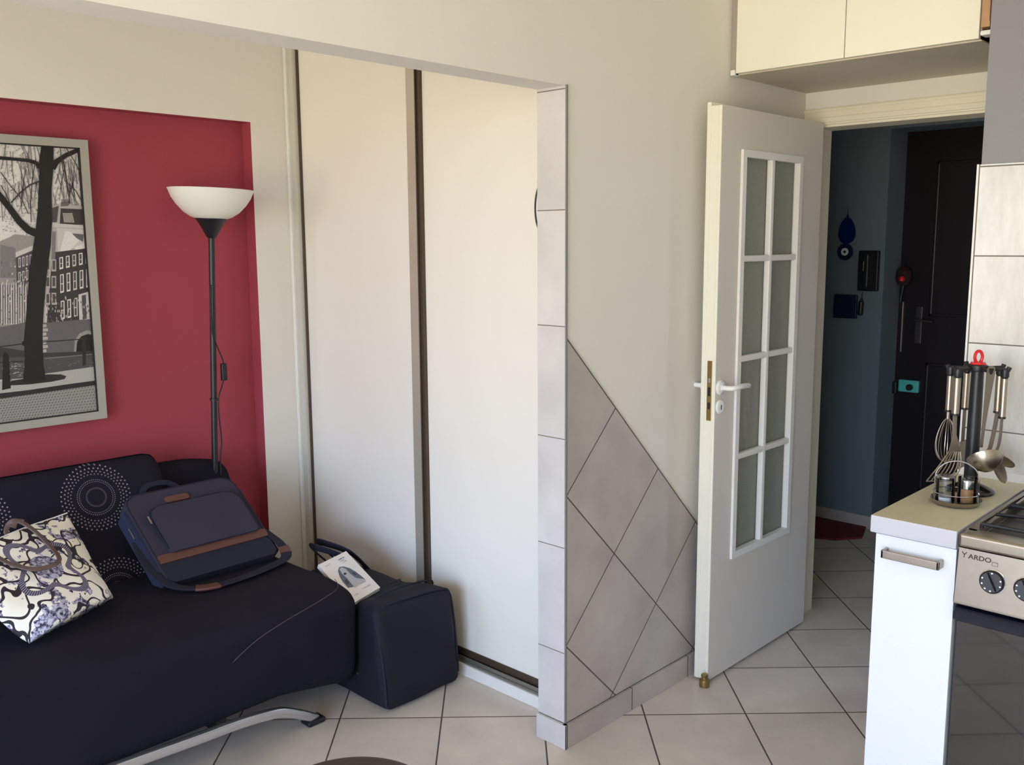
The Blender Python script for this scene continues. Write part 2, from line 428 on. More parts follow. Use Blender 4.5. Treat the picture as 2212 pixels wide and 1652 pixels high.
# alcove back wall with the red niche
YB, XN, HN, ND = 3.387, 2.054, 2.0266, .062
bm = newbm(); prism(bm, [(XW, HN), (XN, HN), (XN, 0), (2.9, 0), (2.9, CEIL), (XW, CEIL)], 'y', YB, YB+ND); struct('wall_back', bm, M['wall'], smooth=0)
bm = newbm(); box(bm, (XW, YB+ND, 0), (2.9, YB+ND+.1, CEIL))
box(bm, (XN-.0015, YB+.001, 0), (XN, YB+ND, HN)); box(bm, (XW, YB+.001, HN-.0015), (XN, YB+ND, HN)); struct('wall_niche', bm, M['red'], smooth=0)
# window wall, rear wall
bm = newbm()
def wallwin(bm):
    ys = [-1.9, WINS[0][0], WINS[0][1], WINS[1][0], WINS[1][1], 3.55]
    x0, x1 = XW-.25, XW
    box(bm, (x0, ys[0], 0), (x1, ys[1], CEIL)); box(bm, (x0, ys[2], 0), (x1, ys[3], CEIL)); box(bm, (x0, ys[4], 0), (x1, ys[5], CEIL))
    for (a, b, z0, z1) in WINS:
        box(bm, (x0, a, 0), (x1, b, z0)); box(bm, (x0, a, z1), (x1, b, CEIL))
wallwin(bm); struct('wall_window', bm, M['wall'], smooth=0)
for i, (a, b, z0, z1) in enumerate(WINS):
    bm = newbm(); m = (a+b)/2; x0, x1 = XW-.16, XW-.10; w = .055
    box(bm, (x0, a, z0), (x1, a+w, z1)); box(bm, (x0, b-w, z0), (x1, b, z1)); box(bm, (x0, a, z0), (x1, b, z0+w)); box(bm, (x0, a, z1-w), (x1, b, z1)); box(bm, (x0, m-.05, z0), (x1, m+.05, z1))
    struct('window_%d' % (i+1), bm, M['white_lac'], smooth=0)
bm = newbm(); box(bm, (XW-.25, -2.0, 0), (5.6, -1.9, CEIL)); struct('wall_rear', bm, M['wall'], smooth=0)
# hall beyond the doorway
HX = 4.90
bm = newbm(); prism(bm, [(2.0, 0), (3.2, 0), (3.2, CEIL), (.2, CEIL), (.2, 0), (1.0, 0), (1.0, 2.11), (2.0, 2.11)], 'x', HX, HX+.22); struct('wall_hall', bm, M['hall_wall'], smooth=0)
bm = newbm(); box(bm, (3.5, 3.0, 0), (HX, 3.1, CEIL)); struct('wall_hall_left', bm, M['hall_absorber'], smooth=0)
bm = newbm(); box(bm, (XD+.12, -.2, 0), (HX+.22, -.1, CEIL)); struct('wall_hall_right', bm, M['hall_absorber'], smooth=0)
bm = newbm(); box(bm, (XD+.121, Y1, 0), (XD+.18, 3.05, CEIL)); struct('wall_hall_near', bm, M['hall_absorber'], smooth=0)
bm = newbm(); box(bm, (HX-.012, 2.0, 0), (HX, 3.0, .07), .002); struct('baseboard_hall', bm, M['skirt_tile'], smooth=0)
# tile cladding
ztop = .8013+2*.2357
bm = newbm(); prism(bm, [(XJ, .081), (XJ, ztop), (XJ+ztop-.081, .081)], 'y', Y1-.006, Y1); struct('trim_1', bm, M['wall_tile'], smooth=0)
bm = newbm(); box(bm, (XJ-.006, Y1-.004, .081), (XJ, Y1+T, HO)); struct('trim_2', bm, M['jamb_tile'], smooth=0)
bm = newbm(); box(bm, (XJ-.0075, Y1-.0075, .081), (XJ-.0005, Y1-.003, HO+.002), .0008); struct('trim_3', bm, plain('grey_edge_strip', srgb(128, 126, 124), .5), smooth=0)
bm = newbm(); box(bm, (XJ-.014, Y1-.016, 0), (3.47, Y1-.0005, .078), .0012); struct('baseboard_partition', bm, M['skirt_tile'], smooth=0)
bm = newbm(); box(bm, (XJ-.016, Y1-.0145, 0), (XJ-.0005, Y1+T, .078), .0012); struct('baseboard_jamb', bm, M['jamb_tile'], smooth=0)
bm = newbm(); box(bm, (XJ-.004, Y1-.005, .075), (3.47, Y1-.0005, .0825)); box(bm, (XJ-.004, Y1-.005, .077), (XJ-.0005, Y1+T, .0812))
box(bm, (XJ-.0148, Y1-.0168, .0), (XJ-.0125, Y1-.0145, .0775)); struct('trim_7', bm, M['gap'], smooth=0)
bm = newbm(); box(bm, (XJ-.004, Y1+T-.003, .08), (XJ+.0005, Y1+T+.0005, HO)); struct('trim_8', bm, M['gap'], smooth=0)

# door frame (casing) of the doorway
bm = newbm()
box(bm, (XD-.010, 1.722, 0), (XD, 1.7655, 1.9845), .002)
box(bm, (XD-.010, YS, 1.985), (XD, 1.7655, 2.047), .002); box(bm, (XD-.015, YS, 1.992), (XD-.009, 1.7655, 2.012), .002); box(bm, (XD-.013, YS, 2.034), (XD-.009, 1.7655, 2.044), .0015)
box(bm, (XD-.001, 1.717, 0), (XD+.13, 1.7275, 1.976)); box(bm, (XD-.001, YS, 1.976), (XD+.13, 1.7275, 1.986))
struct('trim_4', bm, M['casing'])

# ------------------------------------------------------------------ glazed interior door, standing open against the partition
DX0, DX1, DY0, DY1, DZ = 2.735, 3.455, 1.667, 1.708, 1.985
door = thing('door_1', (DX0, DY0, 0), 'open white interior door with eight frosted panes beside the tiled partition wall', 'door', kind='structure')
GX0, GX1, GZ0, GZ1 = 2.880, 3.268, .448, 1.832
bm = newbm()
for lo, hi in (((DX0, DY0, .012), (GX0, DY1, DZ)), ((GX1, DY0, .012), (DX1, DY1, DZ)), ((GX0, DY0, .012), (GX1, DY1, GZ0)), ((GX0, DY0, GZ1), (GX1, DY1, DZ))):
    box(bm, lo, hi)
bmesh.ops.remove_doubles(bm, verts=bm.verts, dist=1e-5)
dp = obj('panel', bm, M['door'], door, smooth=0)
bm = newbm(); box(bm, (DX0-.0015, DY0+.0006, .013), (DX0+.001, DY1-.0006, DZ-.001), .0006)
box(bm, (DX0-.004, DY1-.001, .012), (DX1, DY1+.014, DZ+.012), .002); box(bm, (DX0-.0035, DY0+.010, .013), (DX0, DY0+.0125, DZ), .0005)
obj('rebated_edge', bm, M['door_edge'], door)
bm = newbm(); w = .020
def glaze(ya, yb, yc, yd, nm):
    bm = newbm()
    for pl in ([(GX0-w, GZ0-w), (GX0+.004, GZ0+.004), (GX0+.004, GZ1-.004), (GX0-w, GZ1+w)], [(GX1+w, GZ0-w), (GX1+w, GZ1+w), (GX1-.004, GZ1-.004), (GX1-.004, GZ0+.004)],
               [(GX0-w, GZ1+w), (GX0+.004, GZ1-.004), (GX1-.004, GZ1-.004), (GX1+w, GZ1+w)], [(GX0-w, GZ0-w), (GX1+w, GZ0-w), (GX1-.004, GZ0+.004), (GX0+.004, GZ0+.004)]):
        prism(bm, pl, 'y', ya, yb)
    bmesh.ops.remove_doubles(bm, verts=bm.verts, dist=1e-5)
    obj('glazing_frame', bm, M['white_lac'], door)
    bm = newbm(); box(bm, (mx-.011, yc, GZ0), (mx+.011, yd, GZ1), .004); obj('glazing_bar', bm, M['white_lac'], door)
    for zz in (.796, 1.143, 1.489):
        bm = newbm(); box(bm, (GX0, yc+.001, zz-.011), (GX1, yd-.001, zz+.011), .004); obj('glazing_bar', bm, M['white_lac'], door)
mx = (GX0+GX1)/2
glaze(DY0-.009, DY0+.012, DY0-.006, DY0+.016, 'front')
glaze(DY1+.006, DY1+.022, DY0+.0225, DY1+.020, 'rear')
bm = newbm(); box(bm, (GX0-.004, DY0+.017, GZ0-.004), (GX1+.004, DY0+.022, GZ1+.004)); obj('glass', bm, M['frost'], door, smooth=0)
bm = newbm()
box(bm, (DX0-.0045, DY0+.012, .945), (DX0-.001, DY0+.031, 1.150), .0017, 3)
lp = obj('lock_plate', bm, M['brass'], door)
bm = newbm(); box(bm, (DX0-.010, DY0+.0165, 1.075), (DX0-.002, DY0+.0265, 1.093), .002); obj('latch_bolt', bm, M['nickel'], lp)
bm = newbm(); box(bm, (DX0-.0050, DY0+.0165, 1.030), (DX0-.0042, DY0+.0265, 1.060)); box(bm, (DX0-.0050, DY0+.0165, .985), (DX0-.0042, DY0+.0265, 1.008)); obj('bolt_hole', bm, M['gap'], lp)
def handle_set(s, y):
    n = Vector((0, -s, 0)); c = Vector((DX0+.028, y, 1.058))
    bm = newbm(); lathe(bm, [(0, 0), (.0255, 0), (.0255, .004), (.022, .008), (.011, .010), (.010, .012), (0, .012)], c, 32, axis=n)
    rs = obj('handle_rosette', bm, M['white_pl'], door)
    if s > 0:
        bm = newbm()
        for dz in (.0185, -.0185): cyl(bm, c+Vector((0, -.0085, dz)), c+Vector((0, -.0065, dz)), .0030, 12)
        obj('screw', bm, M['gap'], rs)
    pts = smoothpath([c+n*.008, c+n*.035, c+n*.050+Vector((.010, 0, .001)), c+n*.053+Vector((.045, 0, .003)), c+n*.049+Vector((.090, 0, .001)), c+n*.042+Vector((.120, 0, -.003))], 6)
    bm = newbm(); tube(bm, pts, [.0085]*12+[.0090]*12+[.0085]*6+[.006], 14); obj('lever_handle', bm, M['white_pl'], door)
    c2 = Vector((DX0+.028, y, .992)); bm = newbm(); lathe(bm, [(0, 0), (.0235, 0), (.0235, .004), (.020, .007), (0, .0075)], c2, 32, axis=n)
    ke = obj('keyhole_rosette', bm, M['white_pl'], door)
    if s > 0:
        bm = newbm(); box(bm, c2+Vector((-.0022, -.0085, -.010)), c2+Vector((.0022, -.0072, .007)), .0008); obj('keyhole', bm, M['gap'], ke)
handle_set(1, DY0); handle_set(-1, DY1+.014)

# brass stopper on the floor
bm = newbm(); lathe(bm, [(0, 0), (.0175, 0), (.0180, .003), (.0180, .022), (.0170, .026), (.0105, .031), (.0100, .034), (.0120, .037), (.0120, .043), (.0100, .045), (0, .045)], (2.712, 1.667, 0), 28)
tag(obj('door_stopper', bm, M['brass'], base=(2.712, 1.667, 0)), 'small tarnished brass door stopper on the floor tiles by the open door', 'door stopper')

# ------------------------------------------------------------------ entrance door at the far end of the hall
ed = thing('door_2', (5.12, 1.5, 0), 'black entrance door in the dark hall behind the open doorway', 'door', kind='structure')
bm = newbm(); box(bm, (5.12, 1.0, 0), (5.17, 2.0, 2.115)); dl = obj('door_leaf', bm, M['black_door'], ed, smooth=0)
bm = newbm()
for (a, b) in ((1.08, 1.42), (1.52, 1.84)):
    for (z0, z1) in ((.2, .9), (1.15, 1.95)):
        for lo, hi in (((a, z0), (b, z0+.015)), ((a, z1-.015), (b, z1)), ((a, z0), (a+.015, z1)), ((b-.015, z0), (b, z1))):
            box(bm, (5.113, lo[0], lo[1]), (5.121, hi[0], hi[1]), .003)
obj('moulding', bm, M['black_door'], dl)
bm = newbm(); box(bm, (5.095, 1.862, .735), (5.120, 1.972, .802), .008, 3); rl = obj('rim_lock', bm, M['teal'], ed, label='teal lock case')
bm = newbm(); cyl(bm, (5.096, 1.905, .765), (5.072, 1.905, .765), .017, 24, bev=.003); obj('thumb_turn', bm, M['black'], rl)
bm = newbm(); box(bm, (5.085, 1.975, .72), (5.120, 2.0, .79), .006, 3); obj('strike_box', bm, M['black'], ed)
bm = newbm(); box(bm, (5.108, 1.868, 1.0), (5.119, 1.905, 1.2), .004); hp = obj('handle_plate', bm, plain('dark_handle_metal', srgb(70, 66, 66), .4, .6), ed)
bm = newbm(); tube(bm, [(5.108, 1.887, 1.13), (5.07, 1.887, 1.13), (5.06, 1.87, 1.13), (5.06, 1.80, 1.125)], .007, 12); obj('lever_handle', bm, plain('dark_lever_metal', srgb(90, 86, 84), .35, .7), ed)
bm = newbm(); box(bm, (5.112, 1.972, .95), (5.119, 1.978, 1.22), .001); obj('edge_strip', bm, M['nickel'], ed)
# decoration hanging on the handle side
k = thing('hanging_ornament', (5.085, 1.975, 1.27), 'dark red tasselled ornament hanging at the edge of the black entrance door', 'ornament')
bm = newbm(); lathe(bm, [(0, -.05), (.03, -.045), (.042, -.01), (.036, .03), (.015, .05), (0, .052)], (5.075, 1.965, 1.36), 20); obj('pompom', bm, plain('dark_wine_yarn', srgb(46, 24, 26), .9, bump=.6, bscale=300), k)
bm = newbm(); lathe(bm, [(0, -.016), (.014, -.010), (.016, 0), (.010, .014), (0, .016)], (5.03, 1.955, 1.345), 16); obj('bead', bm, M['red_pl'], k, label='red bead')
bm = newbm(); tube(bm, smoothpath([(5.118, 1.965, 1.45), (5.09, 1.965, 1.43), (5.075, 1.965, 1.40)], 4), .002, 6); obj('cord', bm, M['black'], k)
bm = newbm(); tube(bm, smoothpath([(5.09, 1.968, 1.32), (5.095, 1.976, 1.28), (5.10, 1.985, 1.22)], 4), [.010]*5+[.007]*4, 8); obj('tassel', bm, M['black'], k)

# items on the hall wall
HW = HX
t = thing('evil_eye_charm', (HW, 2.205, 1.57), 'blue leaf shaped charm with round eye bead hanging on the grey hall wall', 'charm')
bm = newbm()
leaf = []
for i in range(40):
    a = 2*PI*i/40; rx = .045; rz = .068
    leaf.append((2.205+math.sin(a)*rx*(1-.25*math.cos(a)), 1.600+math.cos(a)*rz*(1.05 if math.cos(a) > 0 else 1)))
leaf[0] = (2.205, 1.690)
prism(bm, leaf, 'x', HW-.012, HW-.003); obj('leaf_plaque', bm, M['blue_glass'], t)
bm = newbm(); cyl(bm, (HW-.003, 2.209, 1.489), (HW-.015, 2.209, 1.489), .044, 36, bev=.003); ey = obj('eye_disc', bm, M['dark_blue'], t)
bm = newbm(); cyl(bm, (HW-.014, 2.209, 1.489), (HW-.017, 2.209, 1.489), .020, 28); obj('white_ring', bm, M['white_pl'], ey)
bm = newbm(); cyl(bm, (HW-.016, 2.209, 1.489), (HW-.019, 2.209, 1.489), .007, 20); obj('pupil', bm, M['dark_blue'], ey)
bm = newbm(); tube(bm, [(HW-.004, 2.205, 1.72), (HW-.007, 2.205, 1.685)], .002, 8); obj('cord', bm, M['black'], t); bm = newbm(); tube(bm, [(HW-.004, 2.207, 1.54), (HW-.007, 2.208, 1.525)], .002, 8); obj('cord', bm, M['black'], t)
t = thing('intercom', (HW, 2.075, 1.39), 'dark wall intercom panel on the hall wall, right of the blue charm', 'intercom')
bm = newbm(); box(bm, (HW-.03, 2.020, 1.285), (HW, 2.128, 1.495), .006, 3); obj('housing', bm, M['black'], t)
bm = newbm(); box(bm, (HW-.055, 2.060, 1.300), (HW-.028, 2.095, 1.480), .010, 4); obj('handset', bm, M['black'], t)
bm = newbm(); box(bm, (HW-.0565, 2.085, 1.390), (HW-.054, 2.090, 1.440), .001); obj('painted_highlight', bm, M['nickel'], t, label='narrow painted highlight')  # bright strip put in as a painted highlight on the handset
t = thing('hanging_brush', (HW, 2.107, 1.20), 'small dark brush hanging below the intercom in the hall', 'brush')
bm = newbm(); tube(bm, smoothpath([(HW-.010, 2.105, 1.27), (HW-.011, 2.106, 1.25), (HW-.012, 2.107, 1.225), (HW-.014, 2.108, 1.19), (HW-.014, 2.109, 1.155)], 4), [.003]*6+[.008]*2+[.014]*8+[.010], 12)
obj('handle', bm, M['black'], t)
bm = newbm(); tube(bm, [(HW, 2.105, 1.275), (HW-.014, 2.105, 1.275)], .003, 8); obj('hook', bm, M['nickel'], t)
bm = newbm(); box(bm, (HW-.02, 2.130, 1.135), (HW, 2.258, 1.262), .004, 3); tag(obj('wall_plaque', bm, M['dark_blue'], base=(HW, 2.19, 1.135)), 'square dark blue plaque on the hall wall, lower left of the intercom', 'plaque')
# rug
bm = newbm(); pts = [(4.885, 2.9), (4.885, 2.02), (4.70, 1.96), (4.57, 2.05), (4.53, 2.16), (4.53, 2.9)]
prism(bm, pts, 'z', .001, .012, bev=.002); tag(obj('hall_rug', bm, M['rug'], base=(4.7, 2.4, .001)), 'dark red rug lying along the wall on the hall floor', 'rug')

# ------------------------------------------------------------------ wall cupboard above the doorway
CX, CZ0 = 2.936, 2.115
t = thing('wall_cupboard', (XD, 1.35, CZ0), 'cream two door wall cupboard fixed above the open doorway', 'cupboard')
bm = newbm(); box(bm, (CX+.020, .960, CZ0-.004), (XD, Y1-.001, CZ0+.014)); box(bm, (CX+.020, .960, CZ0), (XD, .978, CEIL-.01)); box(bm, (CX+.02, 1.742, CZ0), (XD, 1.760, CEIL-.01)); box(bm, (CX+.3, .97, CZ0), (XD, 1.75, CEIL-.01))
obj('carcass', bm, plain('cupboard_carcass', srgb(206, 196, 176), .6), t, smooth=0)
for (a, b) in ((.962, 1.3575), (1.3605, 1.742)):
    bm = newbm(); box(bm, (CX, a, CZ0), (CX+.018, b, CEIL-.02), .0012); obj('door', bm, M['cream'], t)
bm = newbm(); box(bm, (CX+.006, 1.744, CZ0-.004), (CX+.03, Y1-.001, CEIL-.01)); obj('filler_strip', bm, plain('filler_strip', srgb(168, 158, 150), .6), t, smooth=0)
bm = newbm(); box(bm, (CX-.004, 1.744, CZ0-.006), (CX+.03, 1.761, CZ0+.012), .002); obj('end_cap', bm, M['white_pl'], t)
bm = newbm(); box(bm, (CX+.006, .936, CZ0+.03), (CX+.3, .960, CEIL-.01), .001); sp_ = obj('side_batten', bm, M['wood'], t)
bm = newbm(); box(bm, (CX-.002, .9205, CZ0+.045), (CX+.3, .936, CEIL-.01), .001); obj('batten_edge', bm, M['wood_red'], sp_)
bm = newbm(); box(bm, (CX-.004, .925, CZ0+.006), (CX+.04, .958, CZ0+.020), .004); obj('bracket', bm, M['white_pl'], t)

# ------------------------------------------------------------------ sliding wardrobe
WX = 2.2205
t = thing('sliding_wardrobe', (WX, 2.6, 0), 'tall built-in wardrobe with two plain white sliding doors beside the red niche', 'wardrobe')
bm = newbm()
box(bm, (WX-.006, 3.372, 0), (WX+.03, YB-.001, CEIL-.01), .002); box(bm, (WX-.010, 3.376, 0), (WX+.01, 3.381, CEIL-.01), .001)
obj('side_post', bm, M['white_lac'], t)
bm = newbm(); box(bm, (WX+.004, 3.340, .045), (WX+.05, 3.372, CEIL-.02), .002); obj('side_channel', bm, plain('pale_channel', srgb(206, 204, 194), .45, .3), t)
bm = newbm(); box(bm, (WX-.030, Y1+T+.001, 0), (WX+.10, YB-.001, .043), .002); obj('plinth', bm, M['white_lac'], t)
bm = newbm(); box(bm, (WX-.022, Y1+T+.001, .043), (WX+.08, 3.372, .052), .001)
for xx in (-.018, .004, .030, .052): box(bm, (WX+xx, Y1+T+.001, .050), (WX+xx+.004, 3.372, .066), .001)
obj('floor_track', bm, M['alu'], t)
bm = newbm(); box(bm, (WX+.6, Y1+T+.002, .04), (WX+.62, YB-.002, CEIL-.01)); box(bm, (WX-.02, Y1+T+.002, 2.50), (WX+.08, YB-.002, CEIL-.005)); obj('carcass', bm, M['white_lac'], t, smooth=0)
def slider(x, ya, yb, prof_far, prof_near):
    bm = newbm(); box(bm, (x, ya, .088), (x+.016, yb, 2.50)); d = obj('door', bm, M['ward'], t, smooth=0)
    bm = newbm(); box(bm, (x-.004, ya, .064), (x+.018, yb, .090), .002); obj('bottom_rail', bm, M['bronze'], d)
    return d
dl_ = slider(WX+.030, 2.545, 3.338, 1, 1)
bm = newbm(); box(bm, (WX+.0285, 2.6535, .064), (WX+.0302, 2.6570, 2.5)); obj('gap_shade_line', bm, M['gap'], dl_)  # thin dark line painted in for the shadowed gap beside the profile
bm = newbm(); box(bm, (WX+.022, 3.330, .064), (WX+.048, 3.343, 2.5), .002); obj('edge_profile', bm, M['bronze'], dl_)
bm = newbm(); box(bm, (WX+.016, 2.578, .064), (WX+.030, 2.653, 2.5), .001); obj('edge_profile', bm, plain('pale_alu_profile', srgb(206, 200, 184), .35, .5), dl_)  # pale cream aluminium edge profile
dr_ = slider(WX-.002, Y1+T+.004, 2.550, 1, 1)
bm = newbm()
box(bm, (WX-.010, 2.544, .064), (WX+.012, 2.571, 2.5), .002); box(bm, (WX-.016, 2.544, .064), (WX-.0095, 2.550, 2.5), .001); box(bm, (WX-.016, 2.565, .064), (WX-.0095, 2.571, 2.5), .001)
obj('edge_profile', bm, M['bronze'], dr_)
bm = newbm(); c = Vector((WX-.004, 1.975, 1.655))
tube(bm, [c+Vector((0, .040*math.cos(a), .085*math.sin(a))) for a in [2*PI*i/40 for i in range(40)]], .0028, 8, closed=True); obj('handle_ring', bm, M['black'], dr_)

# ------------------------------------------------------------------ base cabinet, worktop
K0, K1 = .7195, .9155
t = thing('base_cabinet', (2.56, .82, 0), 'narrow white kitchen base cabinet with one bar handle, left of the cooker', 'cabinet')
bm = newbm(); box(bm, (2.293, K0+.001, .10), (XS-.001, K1-.001, .824)); box(bm, (2.35, K0+.004, 0), (XS-.001, K1-.004, .10)); obj('carcass', bm, M['cabwhite'], t, smooth=0)
bm = newbm(); box(bm, (2.275, K0+.001, .06), (2.293, K1-.001, .822), .0015); cd = obj('door', bm, M['cabwhite'], t)
bm = newbm()
path = [(2.274, .884, .781), (2.256, .884, .781), (2.248, .879, .781), (2.246, .868, .781)] + [(2.246, .868-.100*i/6, .781) for i in range(1, 7)] + [(2.248, .757, .781), (2.256, .752, .781), (2.274, .752, .781)]
tube(bm, path, 1, 12, flat=(.0105, .0035), up=(1, 0, .01)) if False else None
for lo, hi in (((2.243, .748, .771), (2.249, .888, .792)), ((2.243, .880, .771), (2.275, .888, .792)), ((2.243, .748, .771), (2.275, .756, .792))): box(bm, lo, hi, .0025, 3)
obj('handle', bm, M['nickel'], cd)
bm = newbm(); box(bm, (2.262, .7185, .826), (XS-.0005, .925, .87), .003, 2)
for f in bm.faces:
    if f.normal.z < .8: f.material_index = 1
tag(obj('worktop', bm, [M['worktop'], M['edge_grey']], base=(2.56, .82, .826)), 'short beige kitchen worktop with pale grey edge beside the gas cooker', 'worktop')

# ------------------------------------------------------------------ gas cooker
S0, S1 = .200, .7155
t = thing('gas_cooker', (2.56, .46, 0), 'stainless steel gas cooker with dark glass oven door at the right edge', 'cooker')
bm = newbm(); box(bm, (2.300, S0, .03), (XS-.004, S1, .835)); obj('body', bm, M['black'], t, smooth=0)
bm = newbm()
box(bm, (2.262, S0, .834), (2.325, S1, .868), .008, 4); box(bm, (2.80, S0, .834), (XS-.004, S1, .868), .004); box(bm, (2.30, S1-.030, .834), (2.82, S1, .868), .004); box(bm, (2.30, S0, .834), (2.82, S0+.03, .868), .004); box(bm, (2.31, S0+.02, .834), (2.81, S1-.02, .852))
hob = obj('hob', bm, M['steel'], t)
bm = newbm(); prism(bm, [(2.268, .832), (2.30, .832), (2.30, .700), (2.252, .700), (2.252, .706)], 'y', S0, S1-.001, bev=.002)
cp = obj('control_panel', bm, M['steel_dk'], t)
nx = Vector((-.992, 0, .126)).normalized()
kn = []
for yy in (.633, .560, .487, .414, .341, .268):
    zz = .7695; xx = 2.252 + .016*(zz-.706)/.126
    c = Vector((xx, yy, zz))
    bm = newbm(); lathe(bm, [(.0275, -.001), (.0290, .0), (.0290, .003), (.0265, .004)], c, 36, axis=nx)
    bz = obj('knob_ring', bm, M['chrome'], cp)
    bm = newbm(); lathe(bm, [(.0265, 0), (.0265, .010), (.0235, .014), (0, .014)], c, 36, axis=nx)
    kb = obj('knob', bm, M['black'], cp)
    bm = newbm(); q = Vector((0, 0, 1)).rotation_difference(nx).to_matrix()
    a = .5; dirv = q@Vector((math.cos(a), math.sin(a), 0)); sdv = q@Vector((-math.sin(a), math.cos(a), 0))
    vs_ = []
    for s1, s2, h in ((-1, -1, .013), (1, -1, .013), (1, 1, .013), (-1, 1, .013), (-1, -.6, .024), (1, -.6, .024), (1, .6, .024), (-1, .6, .024)):
        vs_.append(bm.verts.new(c + dirv*s1*.022 + sdv*s2*.0045 + nx*h))
    for f in ((0, 1, 2, 3), (4, 5, 6, 7), (0, 1, 5, 4), (1, 2, 6, 5), (2, 3, 7, 6), (3, 0, 4, 7)): bm.faces.new([vs_[i] for i in f])
    for j in range(9):
        aa = j*2*PI/10; p = c + q@Vector((math.cos(aa)*.0205, math.sin(aa)*.0205, 0)) + nx*.0138
        lathe(bm, [(0, .0006), (.0020, .0004), (.0022, 0)], p, 8, mi=1, axis=nx)
    obj('knob_grip', bm, [M['black'], M['white_pl']], cp)
def text_mesh(s, size):
    cu = bpy.data.curves.new('t', 'FONT'); cu.body = s; cu.size = size; cu.extrude = .0002; cu.offset = size*.018
    o = bpy.data.objects.new('t', cu); COL.objects.link(o)
    me = bpy.data.meshes.new_from_object(o.evaluated_get(bpy.context.evaluated_depsgraph_get())); bpy.data.objects.remove(o); bpy.data.curves.remove(cu)
    return me
me = text_mesh('ARDO', .0155); bm = newbm(); bm.from_mesh(me)
up = Vector((.126, 0, .992)).normalized()
mt = Matrix((( 0, up.x, nx.x, 2.2654), (-1, up.y, nx.y, .6915), (0, up.z, nx.z, .8105), (0, 0, 0, 1)))
for v in bm.verts: v.co.x *= 1.15; v.co = mt@v.co
c = Vector((2.2657, .7005, .8175))
for sgn in (1, -1):
    tube(bm, [c+Vector((-.0004, 0, -.007)), c+Vector((-.0002, 0, 0)), c+Vector((0, sgn*.005, .006))], .0009, 6)
obj('maker_lettering', bm, M['gap'], cp)
fm = plain('faded_marking', srgb(128, 122, 114), .5)
for yy in (.633, .560, .487):
    bm = newbm(); c = Vector((2.2644, yy, .8125))
    for lo, hi in (((-.006, 0), (.006, .0012)), ((-.006, -.008), (.006, -.0068)), ((-.0065, -.008), (-.0055, .001)), ((.0055, -.008), (.0065, .001))):
        box(bm, (c.x-.0006, c.y+lo[0], c.z+lo[1]), (c.x+.0008, c.y+hi[0], c.z+hi[1]))
    obj('burner_symbol', bm, fm, cp)
bm = newbm(); box(bm, (2.281, S0+.002, .05), (2.303, S1-.0005, .688), .004, 3); od = obj('oven_door', bm, M['oven_glass'], t)
bm = newbm(); prism(bm, [(2.287, .690), (2.262, .688), (2.250, .676), (2.252, .660), (2.284, .645)], 'y', S0+.004, S1-.002, bev=.003); obj('door_grip', bm, plain('dark_blue_grip', srgb(22, 24, 40), .3), od)
for (gx0, gx1) in ((2.345, 2.560), (2.575, 2.795)):
    for (gy0, gy1) in ((.468, .690), (.228, .450)):
        bm = newbm(); z = .876; cx_, cy_ = (gx0+gx1)/2, (gy0+gy1)/2; r = .0045
        tube(bm, [(gx0, gy0, z), (gx1, gy0, z), (gx1, gy1, z), (gx0, gy1, z)], r, 8, closed=True)
        for a, b in (((gx0, cy_, z), (cx_-.035, cy_, z+.006)), ((gx1, cy_, z), (cx_+.035, cy_, z+.006)), ((cx_, gy0, z), (cx_, cy_-.035, z+.006)), ((cx_, gy1, z), (cx_, cy_+.035, z+.006))): tube(bm, [a, b], r, 8)
        for a in ((gx0, gy0), (gx1, gy0), (gx0, gy1), (gx1, gy1)): tube(bm, [(a[0], a[1], z), (a[0], a[1], .852)], r, 8)
        obj('pan_support', bm, M['iron'], hob)
        bm = newbm(); lathe(bm, [(.045, 0), (.045, .006), (.034, .008), (.034, .014), (0, .016)], (cx_, cy_, .852), 32); obj('burner', bm, M['iron'], hob)
        bm = newbm(); lathe(bm, [(0, 0), (.028, 0), (.030, .003), (.028, .007), (0, .008)], (cx_, cy_, .868), 32); obj('burner_cap', bm, M['black'], hob)
bm = newbm(); box(bm, (2.330, S0+.035, .8525), (2.800, S1-.034, .8545)); obj('hob_tray', bm, plain('dark_hob_tray', srgb(34, 30, 34), .3, .5), hob)

# moka-like dark pot standing at the back burner, cut by the frame
t = thing('cooking_pot', (2.72, .640, .882), 'dark brown cooking pot on the back burner, cut off by the right edge', 'pot')
bm = newbm(); lathe(bm, [(0, 0), (.040, 0), (.047, .006), (.050, .03), (.047, .050), (.044, .052), (.042, .030), (.038, .008), (0, .006)], (2.735, .644, .883), 40); obj('pot_body', bm, M['table'], t)
bm = newbm(); lathe(bm, [(.046, 0), (.044, .006), (.02, .014), (0, .016)], (2.735, .644, .935), 40); obj('lid', bm, M['table'], t)
bm = newbm(); lathe(bm, [(.005, 0), (.009, .008), (.009, .014), (0, .017)], (2.735, .644, .949), 20); obj('knob', bm, M['black'], t)

